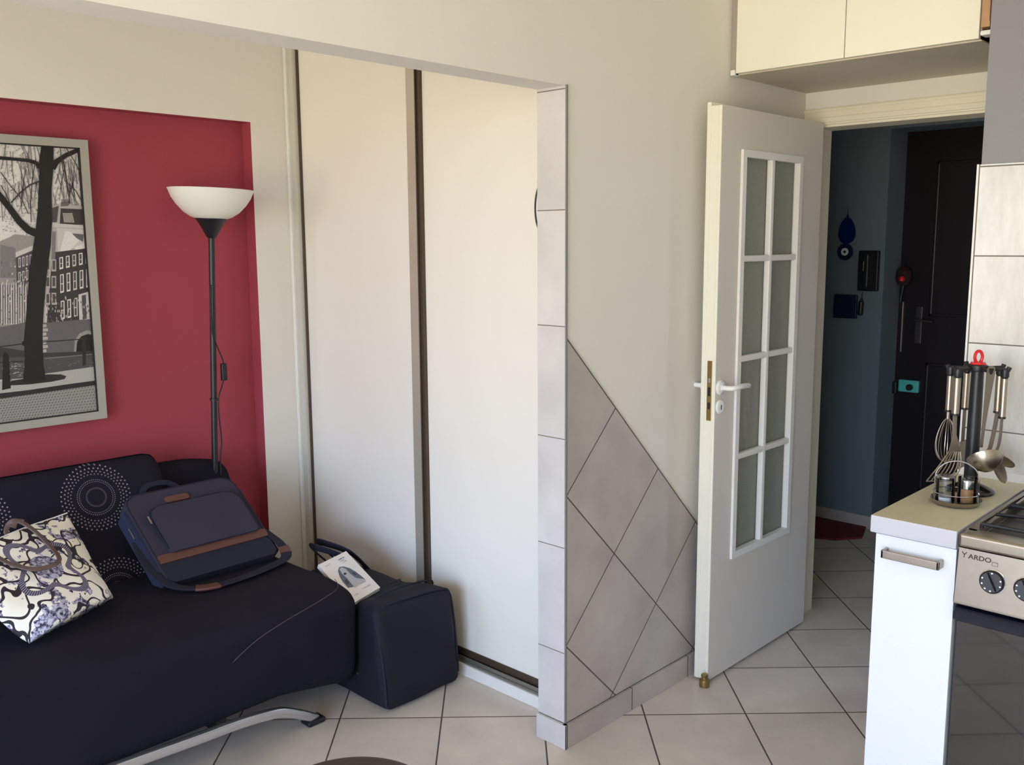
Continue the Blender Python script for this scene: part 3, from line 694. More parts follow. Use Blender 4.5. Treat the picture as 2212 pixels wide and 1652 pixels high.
# ------------------------------------------------------------------ salt and pepper caddy
CC = Vector((2.510, .806, .8705))
t = thing('spice_caddy', CC, 'round chrome caddy with wire arch handle on the beige worktop', 'caddy')
bm = newbm(); lathe(bm, [(0, .002), (.046, .002), (.054, .004), (.060, .013), (.0625, .014), (.0615, .012), (.0555, .002), (.048, 0), (0, 0)], CC, 48); obj('tray', bm, M['steel'], t)
bm = newbm(); pts = [CC+Vector((-.020*0, s, 0)) for s in ()]
ax = Vector((.35, -.94, 0)).normalized()
arcp = [CC+ax*-.052+Vector((0, 0, .006)), CC+ax*-.052+Vector((0, 0, .05))] + [CC+ax*(-.052*math.cos(a))+Vector((0, 0, .066+.046*math.sin(a))) for a in [PI*i/16 for i in range(17)]] + [CC+ax*.052+Vector((0, 0, .05)), CC+ax*.052+Vector((0, 0, .006))]
tube(bm, arcp, .0017, 8); obj('wire_handle', bm, M['chrome'], t)
bm = newbm(); tube(bm, [CC+Vector((.054*math.cos(a), .054*math.sin(a), .030)) for a in [2*PI*i/40 for i in range(40)]], .0013, 6, closed=True); obj('guard_rail', bm, M['chrome'], t)
def shaker(c, fill, h, lab, name):
    t = thing(name, c, lab, 'shaker')
    bm = newbm(); lathe(bm, [(0, 0), (.022, 0), (.0232, .002), (.0232, .066), (.0222, .066), (.0222, .003), (0, .003)], c, 36); obj('glass_body', bm, M['glass'], t)
    bm = newbm(); lathe(bm, [(0, .0035), (.0215, .0035), (.0215, h), (0, h)], c, 28); obj('contents', bm, fill, t)
    bm = newbm(); lathe(bm, [(.0215, h+.001), (.0215, h+.020), (.020, h+.0235), (.010, h+.025), (0, h+.0255)] if h > .03 else [(.0205, .062), (.0236, .066), (.0236, .070), (.020, .0725), (0, .073)], c, 32); ld = obj('lid', bm, M['chrome'], t)
    c = c+Vector((0, 0, (h+.0255 if h > .03 else .073)-.0697))
    bm = newbm()
    for k in range(5):
        a = k*2*PI/5; lathe(bm, [(0, .0003), (.0012, 0)], c+Vector((.006*math.cos(a), .006*math.sin(a), .0697)), 8)
    obj('shaker_hole', bm, M['gap'], ld)
px_ = Vector((.62, -.78, 0)).normalized()
shaker(CC+px_*-.0275+Vector((0, 0, .0026)), M['salt'], .016, 'glass salt shaker in the chrome caddy, left of the pepper shaker', 'salt_shaker')
shaker(CC+px_*.0275+Vector((0, 0, .0026)), M['pepper'], .038, 'pepper shaker with chrome lid in the caddy, filled with brown pepper', 'pepper_shaker')

# ------------------------------------------------------------------ utensil stand
UC = Vector((2.655, .818, .8705))
t = thing('utensil_stand', UC, 'black carousel stand holding kitchen utensils against the marbled tiles', 'utensil stand')
bm = newbm(); lathe(bm, [(0, 0), (.060, 0), (.062, .004), (.058, .010), (.040, .018), (.022, .026), (.016, .030), (0, .030)], UC, 48); obj('base', bm, plain('glossy_black', srgb(18, 18, 24), .12), t)
bm = newbm(); lathe(bm, [(0, .02), (.0175, .02), (.0170, .20), (.0155, .335), (0, .335)], UC, 28); obj('column', bm, M['black'], t)
TOPZ = UC.z+.335
bm = newbm(); lathe(bm, [(0, 0), (.022, 0), (.024, .004), (.024, .016), (.018, .020), (0, .020)], (UC.x, UC.y, TOPZ-.004), 32)
dirs = {'whisk': 118, 'turner': 152, 'ladle': 222, 'skimmer': 322, 'spoon': 276, 'server': 40}
RR = .066
for nme, a in dirs.items():
    a = math.radians(a); d = Vector((math.cos(a), math.sin(a), 0)); p = Vector((UC.x, UC.y, TOPZ+.004))
    tube(bm, [p, p+d*(RR+.006)], .0052, 10); tube(bm, [p+d*(RR+.006)+Vector((0, 0, -.002)), p+d*(RR+.010)+Vector((0, 0, .008))], .006, 10)
obj('hook_ring', bm, M['black'], t)
bm = newbm(); lathe(bm, [(.020, 0), (.018, .005), (0, .007)], (UC.x, UC.y, TOPZ+.015), 28)
vd = Vector((.7, -.7, 0)).normalized()
tube(bm, [Vector((UC.x, UC.y, TOPZ+.034)) + vd*.010*math.cos(a) + Vector((0, 0, .016*math.sin(a))) for a in [2*PI*i/24 for i in range(24)]], .0042, 10, closed=True)
obj('carry_ring', bm, M['red_pl'], t, label='red plastic carrying ring')
def hang(nm):
    a = math.radians(dirs[nm]); d = Vector((math.cos(a), math.sin(a), 0)); return Vector((UC.x, UC.y, TOPZ+.004))+d*RR, d
GR = Vector((0, 0, 1))
def grip(t, p, d, L=.100, r=.0090):
    bm = newbm(); lathe(bm, [(0, 0), (.008, 0), (.0105, .004), (.0105, .020), (.009, .024), (0, .024)], p+Vector((0, 0, -.022)), 20); obj('hanger_cap', bm, M['black'], t)
    bm = newbm(); cyl(bm, p+Vector((0, 0, -.022)), p+Vector((0, 0, -.022-L)), r, 24, bev=.001); obj('handle', bm, M['steel'], t)
    bm = newbm(); cyl(bm, p+Vector((0, 0, -.020-L)), p+Vector((0, 0, -.026-L)), r+.0008, 24, bev=.001); obj('end_collar', bm, M['black'], t)
    return p+Vector((0, 0, -.026-L))
UL = 'utensils hanging on the black stand'
# whisk
p, d = hang('whisk'); t = thing('whisk', p, 'wire balloon whisk hanging on the far left of the utensil stand', 'whisk', UL)
q = grip(t, p, d, .095, .0080)
bm = newbm(); cyl(bm, q, q-GR*.020, .0045, 12); obj('neck', bm, M['steel'], t)
bm = newbm()
for k in range(5):
    a = PI*k/5+.2; s = Vector((math.cos(a), math.sin(a), 0)); pts = []
    for i in range(25):
        u = i/24*2*PI*.5; rr = .032*math.sin(i/24*PI)**.8*(1 if True else 0)
    loop = []
    for i in range(41):
        w = i/40; ang = w*2*PI; rad = .034*math.sin(ang)*(.55+.45*(1-math.cos(ang))/2); dep = .060*(1-math.cos(ang))
        loop.append(q-GR*(.018+dep)+s*rad)
    tube(bm, loop[:-1], .0010, 6, closed=True)
obj('wire_loops', bm, M['steel'], t)
# slotted turner
p, d = hang('turner'); t = thing('slotted_turner', p, 'steel turner of fanned wires hanging left of the black column', 'turner', UL)
q = grip(t, p, d, .098, .0098)
side = Vector((.70, -.714, 0)); out = Vector((-.72, -.69, 0))
bm = newbm(); tube(bm, smoothpath([q, q-GR*.035+out*.002, q-GR*.058+out*.004], 5), 1, 8, flat=(.006, .0016), up=tuple(out))
prism_pts = [q-GR*.055+out*.004+side*.006, q-GR*.055+out*.004-side*.006, q-GR*.098+out*.010-side*.017, q-GR*.098+out*.010+side*.017]
A = [bm.verts.new(v) for v in prism_pts]; B = [bm.verts.new(v+out*.0016) for v in prism_pts]
bm.faces.new(A); bm.faces.new(B[::-1])
for i in range(4): bm.faces.new((A[i], A[(i+1) % 4], B[(i+1) % 4], B[i]))
obj('blade', bm, M['steel_dk'], t)
bm = newbm()
a0 = q-GR*.096+out*.010; b0 = q-GR*.172+out*.030
for k in range(7):
    s = (k-3)/3
    tube(bm, smoothpath([a0+side*s*.015, (a0+b0)/2+side*(s*.030-.018)+out*.004, b0+side*(s*.036-.044)], 4), .0017, 6)
tube(bm, [b0+side*(-.081), b0+side*(-.007)], .0018, 6)
obj('wires', bm, M['steel'], t)
# ladle
p, d = hang('ladle'); t = thing('ladle', p, 'steel soup ladle hanging in front of the black column', 'ladle', UL)
nrm = Vector((-.72, -.69, 0)); sd = Vector((.69, -.72, 0))
p2 = p+nrm*.006
bm = newbm()
w = [(-.0105, .006), (-.0085, .012), (-.004, .0155), (.004, .0155), (.0085, .012), (.0105, .006)]
out_l = [(-.0038, -.200), (-.0045, -.14), (-.0060, -.10), (-.0085, -.05), (-.0108, -.010)] + w + [(.0108, -.010), (.0085, -.05), (.0060, -.10), (.0045, -.14), (.0038, -.200)]
off = lambda z: nrm*(.0)+sd*(-.012*min(1, max(0, -z/.185)))
A = [bm.verts.new(p2+sd*a+GR*b+off(b)) for a, b in out_l]; B = [bm.verts.new(p2+sd*a+GR*b+nrm*.002+off(b)) for a, b in out_l]
bm.faces.new(A); bm.faces.new(B[::-1])
for i in range(len(A)):
    j = (i+1) % len(A); bm.faces.new((A[i], A[j], B[j], B[i]))
obj('handle', bm, M['steel_dk'], t)
bm = newbm(); cyl(bm, p2+GR*.003+nrm*.0015, p2+GR*.003+nrm*.0026, .0042, 16); cyl(bm, p2-GR*.004+nrm*.0015, p2-GR*.004+nrm*.0026, .0034, 16); obj('hanging_hole', bm, M['gap'], t)
bc = p2 - GR*.222 - sd*.010 + nrm*.020
bm = newbm(); R_ = .045
axb = (nrm*-.55 + GR*.83).normalized()
lathe(bm, [(0, -R_*.85), (R_*.35, -R_*.80), (R_*.62, -R_*.62), (R_*.86, -R_*.34), (R_*.97, -R_*.1), (R_, 0), (R_*.97, .001), (R_*.93, -R_*.08), (R_*.80, -R_*.34), (R_*.56, -R_*.60), (R_*.3, -R_*.76), (0, -R_*.81)], bc, 40, axis=(nrm*-.62+GR*.78).normalized())
obj('bowl', bm, M['steel'], t)
# skimmer and spoon on the right
p, d = hang('skimmer'); t = thing('serving_fork', p, 'steel serving tool with rounded steel grip, right of the ladle', 'serving fork', UL)
q = grip(t, p, d, .098, .0095)
bm = newbm(); tube(bm, smoothpath([q, q-GR*.04-sd*.004, q-GR*.09-sd*.014+nrm*.004, q-GR*.105-sd*.020+nrm*.004], 5), 1, 10, flat=(.006, .0018), up=tuple(nrm))
obj('shank', bm, M['steel_dk'], t)
bm = newbm(); cc = q-GR*.128+sd*.016
ring = [cc+sd*.034*math.cos(a)+(GR*-.42+nrm*.15)*.046*math.cos(a)+nrm*.026*math.sin(a)+GR*.012*math.sin(a) for a in [2*PI*i/40 for i in range(40)]]
tube(bm, ring, .0022, 8, closed=True)
cv = bm.verts.new(cc+GR*-.010); rv = [bm.verts.new(v) for v in ring]
for i in range(40): bm.faces.new((cv, rv[i], rv[(i+1) % 40]))
obj('strainer', bm, M['steel_dk'], t)
p, d = hang('spoon'); t = thing('serving_spoon', p, 'steel serving spoon hanging furthest right on the utensil stand', 'spoon', UL)
q = grip(t, p, d, .104, .0088)
bm = newbm(); tube(bm, smoothpath([q, q-GR*.05-sd*.001, q-GR*.08-sd*.006, q-GR*.100-sd*.016], 5), 1, 10, flat=(.004, .0016), up=tuple(nrm)); obj('shank', bm, M['steel_dk'], t)
bm = newbm(); cc = q-GR*.135+sd*.002; L_ = .046; W_ = .014
dv = (GR*-.88+sd*.42).normalized(); wv = dv.cross(nrm).normalized()
rows_ = []
for i in range(13):
    u = -1+2*i/12; hw = W_*math.sqrt(max(0, 1-u*u))+.0008
    rows_.append([bm.verts.new(cc+dv*u*L_+wv*hw*s+nrm*(.006*(s*s-1)*(1-u*u))) for s in (-1, -.5, 0, .5, 1)])
for A, B in zip(rows_, rows_[1:]):
    for k in range(4): bm.faces.new((A[k], A[k+1], B[k+1], B[k]))
g = bmesh.ops.solidify(bm, geom=bm.faces[:], thickness=.0012); obj('bowl', bm, M['steel'], t)
p, d = hang('server'); t = thing('spatula', p, 'steel handled spatula hanging behind the black column', 'spatula', UL)
q = grip(t, p, d, .098, .0090)
bm = newbm(); tube(bm, smoothpath([q, q-GR*.05, q-GR*.09], 4), 1, 8, flat=(.005, .0016), up=tuple(nrm)); box(bm, q-GR*.165-Vector((.025, .002, 0)), q-GR*.088+Vector((.025, .002, 0)), .0015); obj('blade', bm, M['steel_dk'], t)

# ------------------------------------------------------------------ framed picture in the niche
PF = 3.395                      # front of the frame; the picture hangs on the niche wall
def pix(px, py, y=3.412):
    d = _R*((px-W/2)/F) - _U*((py-H/2)/F) + _d; k = y/d.y; return (d.x*k, CZ+d.z*k)
t = thing('framed_picture', (.75, YB+ND, .92), 'silver framed black and white canal picture hanging on the red wall', 'picture')
X1, Z0_, Z1_ = 1.414, .926, 1.912; X0 = -.05
bm = newbm(); fw = .028

for pl in ([(X0, Z0_), (X1, Z0_), (X1-fw, Z0_+fw), (X0+fw, Z0_+fw)], [(X0, Z1_), (X0+fw, Z1_-fw), (X1-fw, Z1_-fw), (X1, Z1_)], [(X0, Z0_), (X0+fw, Z0_+fw), (X0+fw, Z1_-fw), (X0, Z1_)], [(X1, Z0_), (X1, Z1_), (X1-fw, Z1_-fw), (X1-fw, Z0_+fw)]): prism(bm, pl, 'y', PF, YB+ND-.0005)
bmesh.ops.remove_doubles(bm, verts=bm.verts, dist=1e-5)
obj('frame', bm, M['frame_silver'], t)
bm = newbm(); w = .004
PY = 3.412
x0, x1, z0, z1 = X0+fw, X1-fw, Z0_+fw, Z1_-fw
box(bm, (x0, PF+.004, z0), (x1, PY+.004, z0+w)); box(bm, (x0, PF+.004, z1-w), (x1, PY+.004, z1)); box(bm, (x0, PF+.004, z0), (x0+w, PY+.004, z1)); box(bm, (x1-w, PF+.004, z0), (x1, PY+.004, z1))
obj('inner_lip', bm, M['gap'], t, smooth=0)
# the print: layered flat shapes, clipped to the sheet
tones = [24, 40, 58, 78, 100, 124, 150, 176, 200, 222]
art_m = [plain('print_tone', srgb(v, v-3 if v > 30 else v, v-1 if v < 150 else v-8), .45, var=.16, scale=160) for v in tones]
bm = newbm(); layer = [0]; hold = [False]
def clip(poly):
    def cl(pl, f, g):
        out = []
        for i in range(len(pl)):
            a, b = pl[i-1], pl[i]; fa, fb = f(a), f(b)
            if (fa >= 0) != (fb >= 0): k = fa/(fa-fb); out.append((a[0]+(b[0]-a[0])*k, a[1]+(b[1]-a[1])*k))
            if fb >= 0: out.append(b)
        return out
    for f in (lambda p: p[0]-x0, lambda p: x1-p[0], lambda p: p[1]-z0, lambda p: z1-p[1]):
        poly = cl(poly, f, None)
        if len(poly) < 3: return []
    return poly
def shape(pts, tone, world=False):
    q = clip(list(pts) if world else [pix(*p) for p in pts])
    if len(q) < 3: return
    layer[0] += 0 if hold[0] else 1; y = PY-.00002*layer[0]
    vv = [bm.verts.new((a, y, b)) for a, b in q]
    try: f = bm.faces.new(vv); f.material_index = tone
    except Exception: pass
def stroke(pts, wd, tone):
    P = [Vector(pix(*p)) for p in pts]; wd = wd if isinstance(wd, (list, tuple)) else [wd]*len(P)
    L, R2 = [], []
    for i, p in enumerate(P):
        d = (P[min(i+1, len(P)-1)]-P[max(i-1, 0)]).normalized(); n = Vector((-d.y, d.x))*wd[i]*.0023/2
        L.append(tuple(p+n)); R2.append(tuple(p-n))
    for i in range(len(P)-1):
        h0 = hold[0]; hold[0] = True; shape([L[i], L[i+1], R2[i+1], R2[i]], tone, True); hold[0] = h0
    layer[0] += 0 if hold[0] else 1
shape([(x0, z0), (x1, z0), (x1, z1), (x0, z1)], 9, True)
random.seed(3)
# the unseen left part of the print (beyond the frame of view) carries on with houses and sky
for i in range(16):
    xx = x0+i*.062; shape([(xx, 1.18), (xx+.058, 1.18), (xx+.058, 1.56+.06*math.sin(i*2.1)), (xx+.029, 1.62+.06*math.sin(i*2.1)), (xx, 1.56+.06*math.sin(i*2.1))], 4+(i*7) % 3, True)
    for r_ in range(4):
        for c_ in range(2): shape([(xx+.01+c_*.024, 1.22+r_*.085), (xx+.024+c_*.024, 1.22+r_*.085), (xx+.024+c_*.024, 1.27+r_*.085), (xx+.01+c_*.024, 1.27+r_*.085)], 8, True)
shape([(x0, z0), (1.0, z0), (1.0, 1.02), (x0, .98)], 6, True); shape([(x0, .99), (1.02, 1.04), (1.02, 1.20), (x0, 1.18)], 4, True)
# sky texture: twig speckles
layer[0] += 2; hold[0] = True
for i in range(900):
    x = random.uniform(0, 185); y = random.uniform(305, 500+.2*x)
    s = random.uniform(.5, 1.7); shape([(x-s, y-s*.6), (x+s, y-s), (x+s*.7, y+s), (x-s, y+s*.8)], random.choice((6, 7, 7)))
layer[0] += 2; hold[0] = True
for i in range(90):
    x = random.uniform(-20, 180); y = random.uniform(305, 420); dx = random.uniform(-14, 26)
    stroke([(x, y), (x+dx*.4, y+random.uniform(15, 30)), (x+dx, y+random.uniform(40, 80))], random.uniform(.5, 1.1), random.choice((4, 5, 6)))
hold[0] = False; layer[0] += 2
# far row of houses, left of the trunk
shape([(-10, 525), (22, 512), (30, 506), (45, 508), (75, 512), (80, 530), (80, 712), (-10, 712)], 6)
shape([(0, 528), (33, 535), (33, 600), (0, 600)], 5); shape([(33, 545), (70, 530), (70, 540), (33, 556)], 8)
shape([(33, 556), (70, 541), (70, 645), (36, 648)], 3)
for r_ in range(3):
    for c_ in range(4):
        x = 39+c_*8; y = 557+r_*31-c_*2.2; shape([(x, y), (x+5, y-1), (x+5, y+20), (x+.5, y+21)], 8); shape([(x+1.2, y+2), (x+4, y+1), (x+4, y+18), (x+1.4, y+18)], 4)
for i in range(13):
    x = -4+i*5.2; shape([(x, 610+(i % 3)*5), (x+3.0, 608), (x+3.6, 700), (x+.4, 702)], 8 if i % 2 else 7); shape([(x+3.0, 615), (x+4.6, 615), (x+4.8, 698), (x+3.4, 698)], 3)
layer[0] += 2; hold[0] = True
for i in range(60):
    x = random.uniform(0, 60); y = random.uniform(560, 700); shape([(x, y), (x+3, y-1), (x+2.4, y+4), (x, y+3)], random.choice((4, 6, 8)))
hold[0] = False; layer[0] += 2
# corner house right of the trunk
shape([(108, 448), (128, 440), (181, 446), (200, 460), (215, 700), (100, 700)], 7)
shape([(131, 437), (147, 436), (147, 445), (130, 446)], 4)
for i in range(4): shape([(132+i*4, 430), (134+i*4, 430), (134+i*4, 438), (132+i*4, 438)], 4)
shape([(110, 450), (126, 444), (122, 480), (110, 480)], 3)
shape([(130, 450), (181, 452), (184, 486), (128, 484)], 2); shape([(134, 460), (155, 460), (160, 481), (137, 480)], 6)
shape([(112, 482), (186, 487), (187, 494), (112, 490)], 8)
shape([(122, 492), (186, 496), (187, 530), (124, 545)], 8); shape([(155, 504), (180, 506), (178, 522), (160, 512)], 4); shape([(140, 500), (150, 500), (170, 520), (150, 540), (128, 545)], 9)
shape([(160, 534), (187, 522), (187, 532), (163, 545)], 9)
shape([(112, 545), (190, 536), (200, 700), (100, 700)], 2)
shape([(112, 500), (120, 500), (118, 560), (110, 560)], 5)
for r_, (y0, h) in enumerate(((556, 26), (593, 40), (650, 40))):
    for c_ in range(5):
        x = 127+c_*14+r_*1.5; y = y0-c_*3; shape([(x, y), (x+8, y-1.5), (x+8.6, y+h-2), (x+.6, y+h)], 9 if c_ != 2 else 8); shape([(x+1.6, y+2), (x+6, y+1), (x+6.4, y+h-5), (x+2, y+h-4)], 3)
        shape([(x+1.6, y+h*.48), (x+6, y+h*.46), (x+6, y+h*.52), (x+1.6, y+h*.54)], 8)
for r_ in range(3):
    for c_ in range(2):
        x = 97+c_*13; y = 560+r_*36; shape([(x, y), (x+10, y), (x+10, y+26), (x, y+26)], 7); shape([(x+2, y+3), (x+8, y+3), (x+8, y+22), (x+2, y+22)], 3)
shape([(168, 636), (196, 628), (198, 690), (170, 694)], 8); shape([(175, 638), (184, 636), (186, 688), (177, 690)], 3); shape([(190, 636), (194, 635), (196, 686), (192, 688)], 3)
layer[0] += 2; hold[0] = True
for i in range(90):
    x = random.uniform(95, 195); y = random.uniform(640, 696); shape([(x, y), (x+2, y-1), (x+2, y+5), (x, y+4)], random.choice((2, 4, 7, 8)))
hold[0] = False; layer[0] += 2
# quay wall, bridge arch, water, railing, pavement, cobbles
shape([(-10, 708), (55, 696), (95, 697), (200, 688), (208, 770), (-10, 770)], 4)
for i in range(7): shape([(91, 700+i*9), (99+(i % 2)*3, 700+i*9), (99+(i % 2)*3, 706+i*9), (91, 707+i*9)], 7)
shape([(158, 762), (160, 735), (170, 720), (186, 713), (203, 716), (206, 764)], 6); shape([(163, 762), (165, 738), (174, 726), (188, 721), (205, 724), (207, 764)], 0)
shape([(-10, 748), (50, 757), (95, 762), (210, 757), (212, 800), (-10, 812)], 2); shape([(-10, 772), (95, 770), (212, 768), (214, 806), (-10, 820)], 3)
layer[0] += 2; hold[0] = True
for i in range(60):
    x = random.uniform(0, 60); y = random.uniform(778, 812); shape([(x, y), (x+random.uniform(3, 9), y-.6), (x+5, y+1.2)], random.choice((5, 7, 8)))
layer[0] += 2; hold[0] = True
for i in range(14):
    x = random.uniform(100, 200); y = random.uniform(775, 800); shape([(x, y), (x+6, y-.6), (x+4, y+1.0)], 5)
hold[0] = False; layer[0] += 2
stroke([(-5, 749), (50, 742), (95, 738), (205, 730)], 1.6, 1); stroke([(-5, 783), (50, 780)], 1.6, 1); stroke([(95, 774), (205, 764)], 1.4, 5)
shape([(-10, 825), (60, 815), (100, 806), (212, 790), (214, 826), (-10, 862)], 7)
shape([(22, 822), (60, 816), (100, 808), (130, 808), (142, 812), (138, 818), (110, 824), (60, 830), (20, 832)], 1)
shape([(-10, 850), (60, 842), (140, 830), (214, 820), (214, 832), (130, 842), (60, 854), (-10, 864)], 1)
shape([(-10, 862), (60, 852), (130, 842), (214, 830), (216, 890), (-10, 925)], 6)
layer[0] += 2; hold[0] = True
for r_ in range(13):
    for c_ in range(34):
        x = -4+c_*6.6+(r_ % 2)*3+r_*.6; y = 862+r_*5.2-x*.135+r_*.05*x/10
        if y < 858-x*.13: continue
        stroke([(x, y), (x+3.2, y-2.4)], 1.0, 3)
hold[0] = False; layer[0] += 2
shape([(5, 764), (9, 760), (15, 762), (18, 770), (22, 838), (3, 842)], 0)
shape([(175, 730), (180, 726), (184, 730), (184, 788), (177, 790)], 1)
# trunk and boughs
shape([(88, 308), (114, 310), (114, 360), (110, 410), (111, 480), (108, 530), (100, 590), (94, 650), (90, 720), (92, 780), (96, 818), (72, 826), (50, 822), (52, 770), (50, 735), (54, 690), (58, 640), (62, 580), (74, 510), (80, 450), (82, 400), (84, 350)], 0)
shape([(46, 738), (54, 734), (54, 746), (47, 746)], 0); shape([(50, 800), (94, 796), (98, 820), (70, 828), (48, 824)], 0)
stroke([(110, 362), (120, 350), (140, 336), (172, 322)], [12, 8, 6.5, 6], 0)
stroke([(86, 362), (76, 352), (60, 347), (30, 344), (-8, 341)], [9, 6, 5, 4.5, 5], 0)
stroke([(80, 505), (60, 497), (40, 478), (20, 450), (-6, 418)], [12, 11, 10, 9, 9], 0)
stroke([(82, 392), (62, 400), (40, 418), (22, 438)], [2.6, 2, 2, 1.6], 2)
for s in ([(135, 345), (142, 400), (150, 440)], [(128, 316), (132, 350), (138, 390), (162, 412), (178, 440)], [(0, 372), (20, 400), (45, 430), (60, 462)], [(0, 400), (12, 420), (20, 440)], [(140, 318), (160, 350), (175, 380)], [(74, 352), (68, 390), (64, 440), (66, 480)]): stroke(s, 1.3, 2)
# an even greyscale sheet behind the shapes
obj('photo_print', bm, art_m, t, smooth=0)
bm = newbm(); box(bm, (x0, PY+.001, z0), (x1, PY+.006, z1)); obj('backing_board', bm, art_m[7], t, smooth=0)

# ------------------------------------------------------------------ floor lamp
LB = Vector((1.742, 3.290, 0)); LT = Vector((1.788, 3.255, 1.572)); ld_ = (LT-LB).normalized()
t = thing('floor_lamp', LB, 'black uplighter floor lamp with white bowl shade in front of the red wall', 'lamp')
bm = newbm(); lathe(bm, [(0, 0), (.085, 0), (.088, .006), (.080, .018), (.03, .026), (.012, .034), (0, .034)], LB+Vector((0, 0, .001)), 40); obj('base', bm, M['black'], t)
bm = newbm(); cyl(bm, LB+Vector((0, 0, .02)), LT, .0115, 18); obj('pole', bm, M['black'], t)
bm = newbm(); lathe(bm, [(0, 0), (.014, 0), (.020, .008), (.032, .030), (.050, .060), (.058, .070), (.058, .074), (0, .074)], LT, 40, axis=ld_); obj('socket_cone', bm, M['black'], t)
prof = [(.050, .0695), (.075, .078), (.100, .095), (.125, .122), (.142, .148), (.1535, .1765), (.1550, .1775), (.1545, .179), (.1515, .178), (.139, .150), (.122, .126), (.098, .100), (.073, .083), (.04, .076), (0, .076)]
bm = newbm(); lathe(bm, prof, LT, 56, axis=ld_); obj('lamp_shade', bm, M['lampglass'], t, smooth=60)
bm = newbm()
def lp_at(z, off=(0, 0)): f = (z-LB.z)/(LT.z-LB.z); q = LB.lerp(LT, f); return q+Vector((off[0], off[1], 0))
cd_pts = smoothpath([lp_at(1.40, (-.013, -.010)), lp_at(1.30, (-.015, -.010)), lp_at(1.22, (-.010, -.014)), lp_at(1.16, (.014, -.010)), lp_at(1.12, (.030, -.012)), lp_at(1.095, (.036, -.012))], 6)
tube(bm, cd_pts, .0028, 8); obj('cord', bm, M['black'], t); bm = newbm()
tube(bm, smoothpath([lp_at(1.04, (.036, -.012)), lp_at(1.01, (.028, -.010)), lp_at(.97, (.012, -.014)), lp_at(.90, (.012, -.014)), lp_at(.80, (.024, -.010)), lp_at(.70, (.016, -.012)), lp_at(.3, (.014, -.012)), lp_at(.05, (.02, -.012))], 6), .0028, 8)
co = obj('cord', bm, M['black'], t)
bm = newbm(); c = lp_at(1.067, (.036, -.012)); box(bm, c-Vector((.011, .009, .033)), c+Vector((.011, .009, .033)), .004, 3); obj('switch', bm, M['black'], t)
bm = newbm(); c = lp_at(.965); cyl(bm, c-Vector((0, 0, .004)), c+Vector((0, 0, .004)), .016, 18); obj('cord_clip', bm, M['black'], t)

# ------------------------------------------------------------------ sofa bed
SX0, SX1, SF = -.15, 1.795, 2.42
t = thing('sofa_bed', (.82, 2.9, 0), 'low black fabric sofa bed with dotted circle pattern in front of the red wall', 'sofa')
def extr(prof, xa, xb, nx_, fx=None, endr=.035):
    """profile (y,z) carried along x with rounded ends"""
    bm = newbm(); n = len(prof); cy = sum(p[0] for p in prof)/n; cz = sum(p[1] for p in prof)/n
    xs = [xa, xa+endr*.15, xa+endr*.45, xa+endr] + [xa+endr+(xb-xa-2*endr)*i/nx_ for i in range(1, nx_)] + [xb-endr, xb-endr*.45, xb-endr*.15, xb]
    ins = [1, .5, .15, 0]+[0]*(nx_-1)+[0, .15, .5, 1]
    rings = []
    for x, k in zip(xs, ins):
        ring = []
        for (y, z) in prof:
            dv = Vector((cy-y, cz-z)); L = dv.length or 1; dv = dv/L*min(endr*k, L*.8)
            q = Vector((x, y+dv.x, z+dv.y))
            if fx: q = fx(q)
            ring.append(bm.verts.new(q))
        rings.append(ring)
    for A, B in zip(rings, rings[1:]):
        for k in range(n): bm.faces.new((A[k], A[(k+1) % n], B[(k+1) % n], B[k]))
    bm.faces.new(rings[0][::-1]); bm.faces.new(rings[-1]); return bm
def rprof(pts, rads, n=6):
    out = []; m = len(pts)
    for i in range(m):
        p0, p, p1 = Vector(pts[i-1]), Vector(pts[i]), Vector(pts[(i+1) % m]); r = rads[i]
        if r <= 0: out.append(tuple(p)); continue
        a = p+(p0-p).normalized()*r; b = p+(p1-p).normalized()*r
        for k in range(n+1):
            u = k/n; q = a.lerp(p, u).lerp(p.lerp(b, u), u); out.append(tuple(q))
    return out
def densify(pr, mx=.05):
    out = []
    for i in range(len(pr)):
        a, b = Vector(pr[i]), Vector(pr[(i+1) % len(pr)]); k = max(1, int((b-a).length/mx))
        for j in range(k): out.append(tuple(a.lerp(b, j/k)))
    return out
def seat_fx(q):
    s = noise.noise(Vector((q.x*3, q.y*4, q.z*2)))*.006
    if q.z < .22 and q.x > 1.5: q = q-Vector((0, 0, .055*(q.x-1.5)/.3*(.22-q.z)/.1))
    return q+Vector((0, -s if q.y < 2.6 else 0, s+(.006*math.sin(q.x*2.2) if q.z > .38 else 0)))
pr = densify(rprof([(3.10, .20), (3.16, .425), (2.55, .435), (SF, .405), (SF+.016, .150), (2.50, .120), (2.85, .12)], [.02, .03, .06, .055, .035, .03, .05]))
obj('seat', extr(pr, SX0, SX1, 36, seat_fx), M['sofa'], t, smooth=60)
pr = densify(rprof([(3.052, .425), (3.13, .40), (3.315, .74), (3.285, .80), (3.222, .812)], [.02, .03, .05, .04, .05]))
def back_fx(q): return q+Vector((0, noise.noise(Vector((q.x*4, q.z*5, 1)))*.004, 0))
bk = obj('backrest', extr(pr, SX0, 1.515, 30, back_fx, .05), M['rings'], t, smooth=60)
bk.data.transform(Matrix.Identity(4))
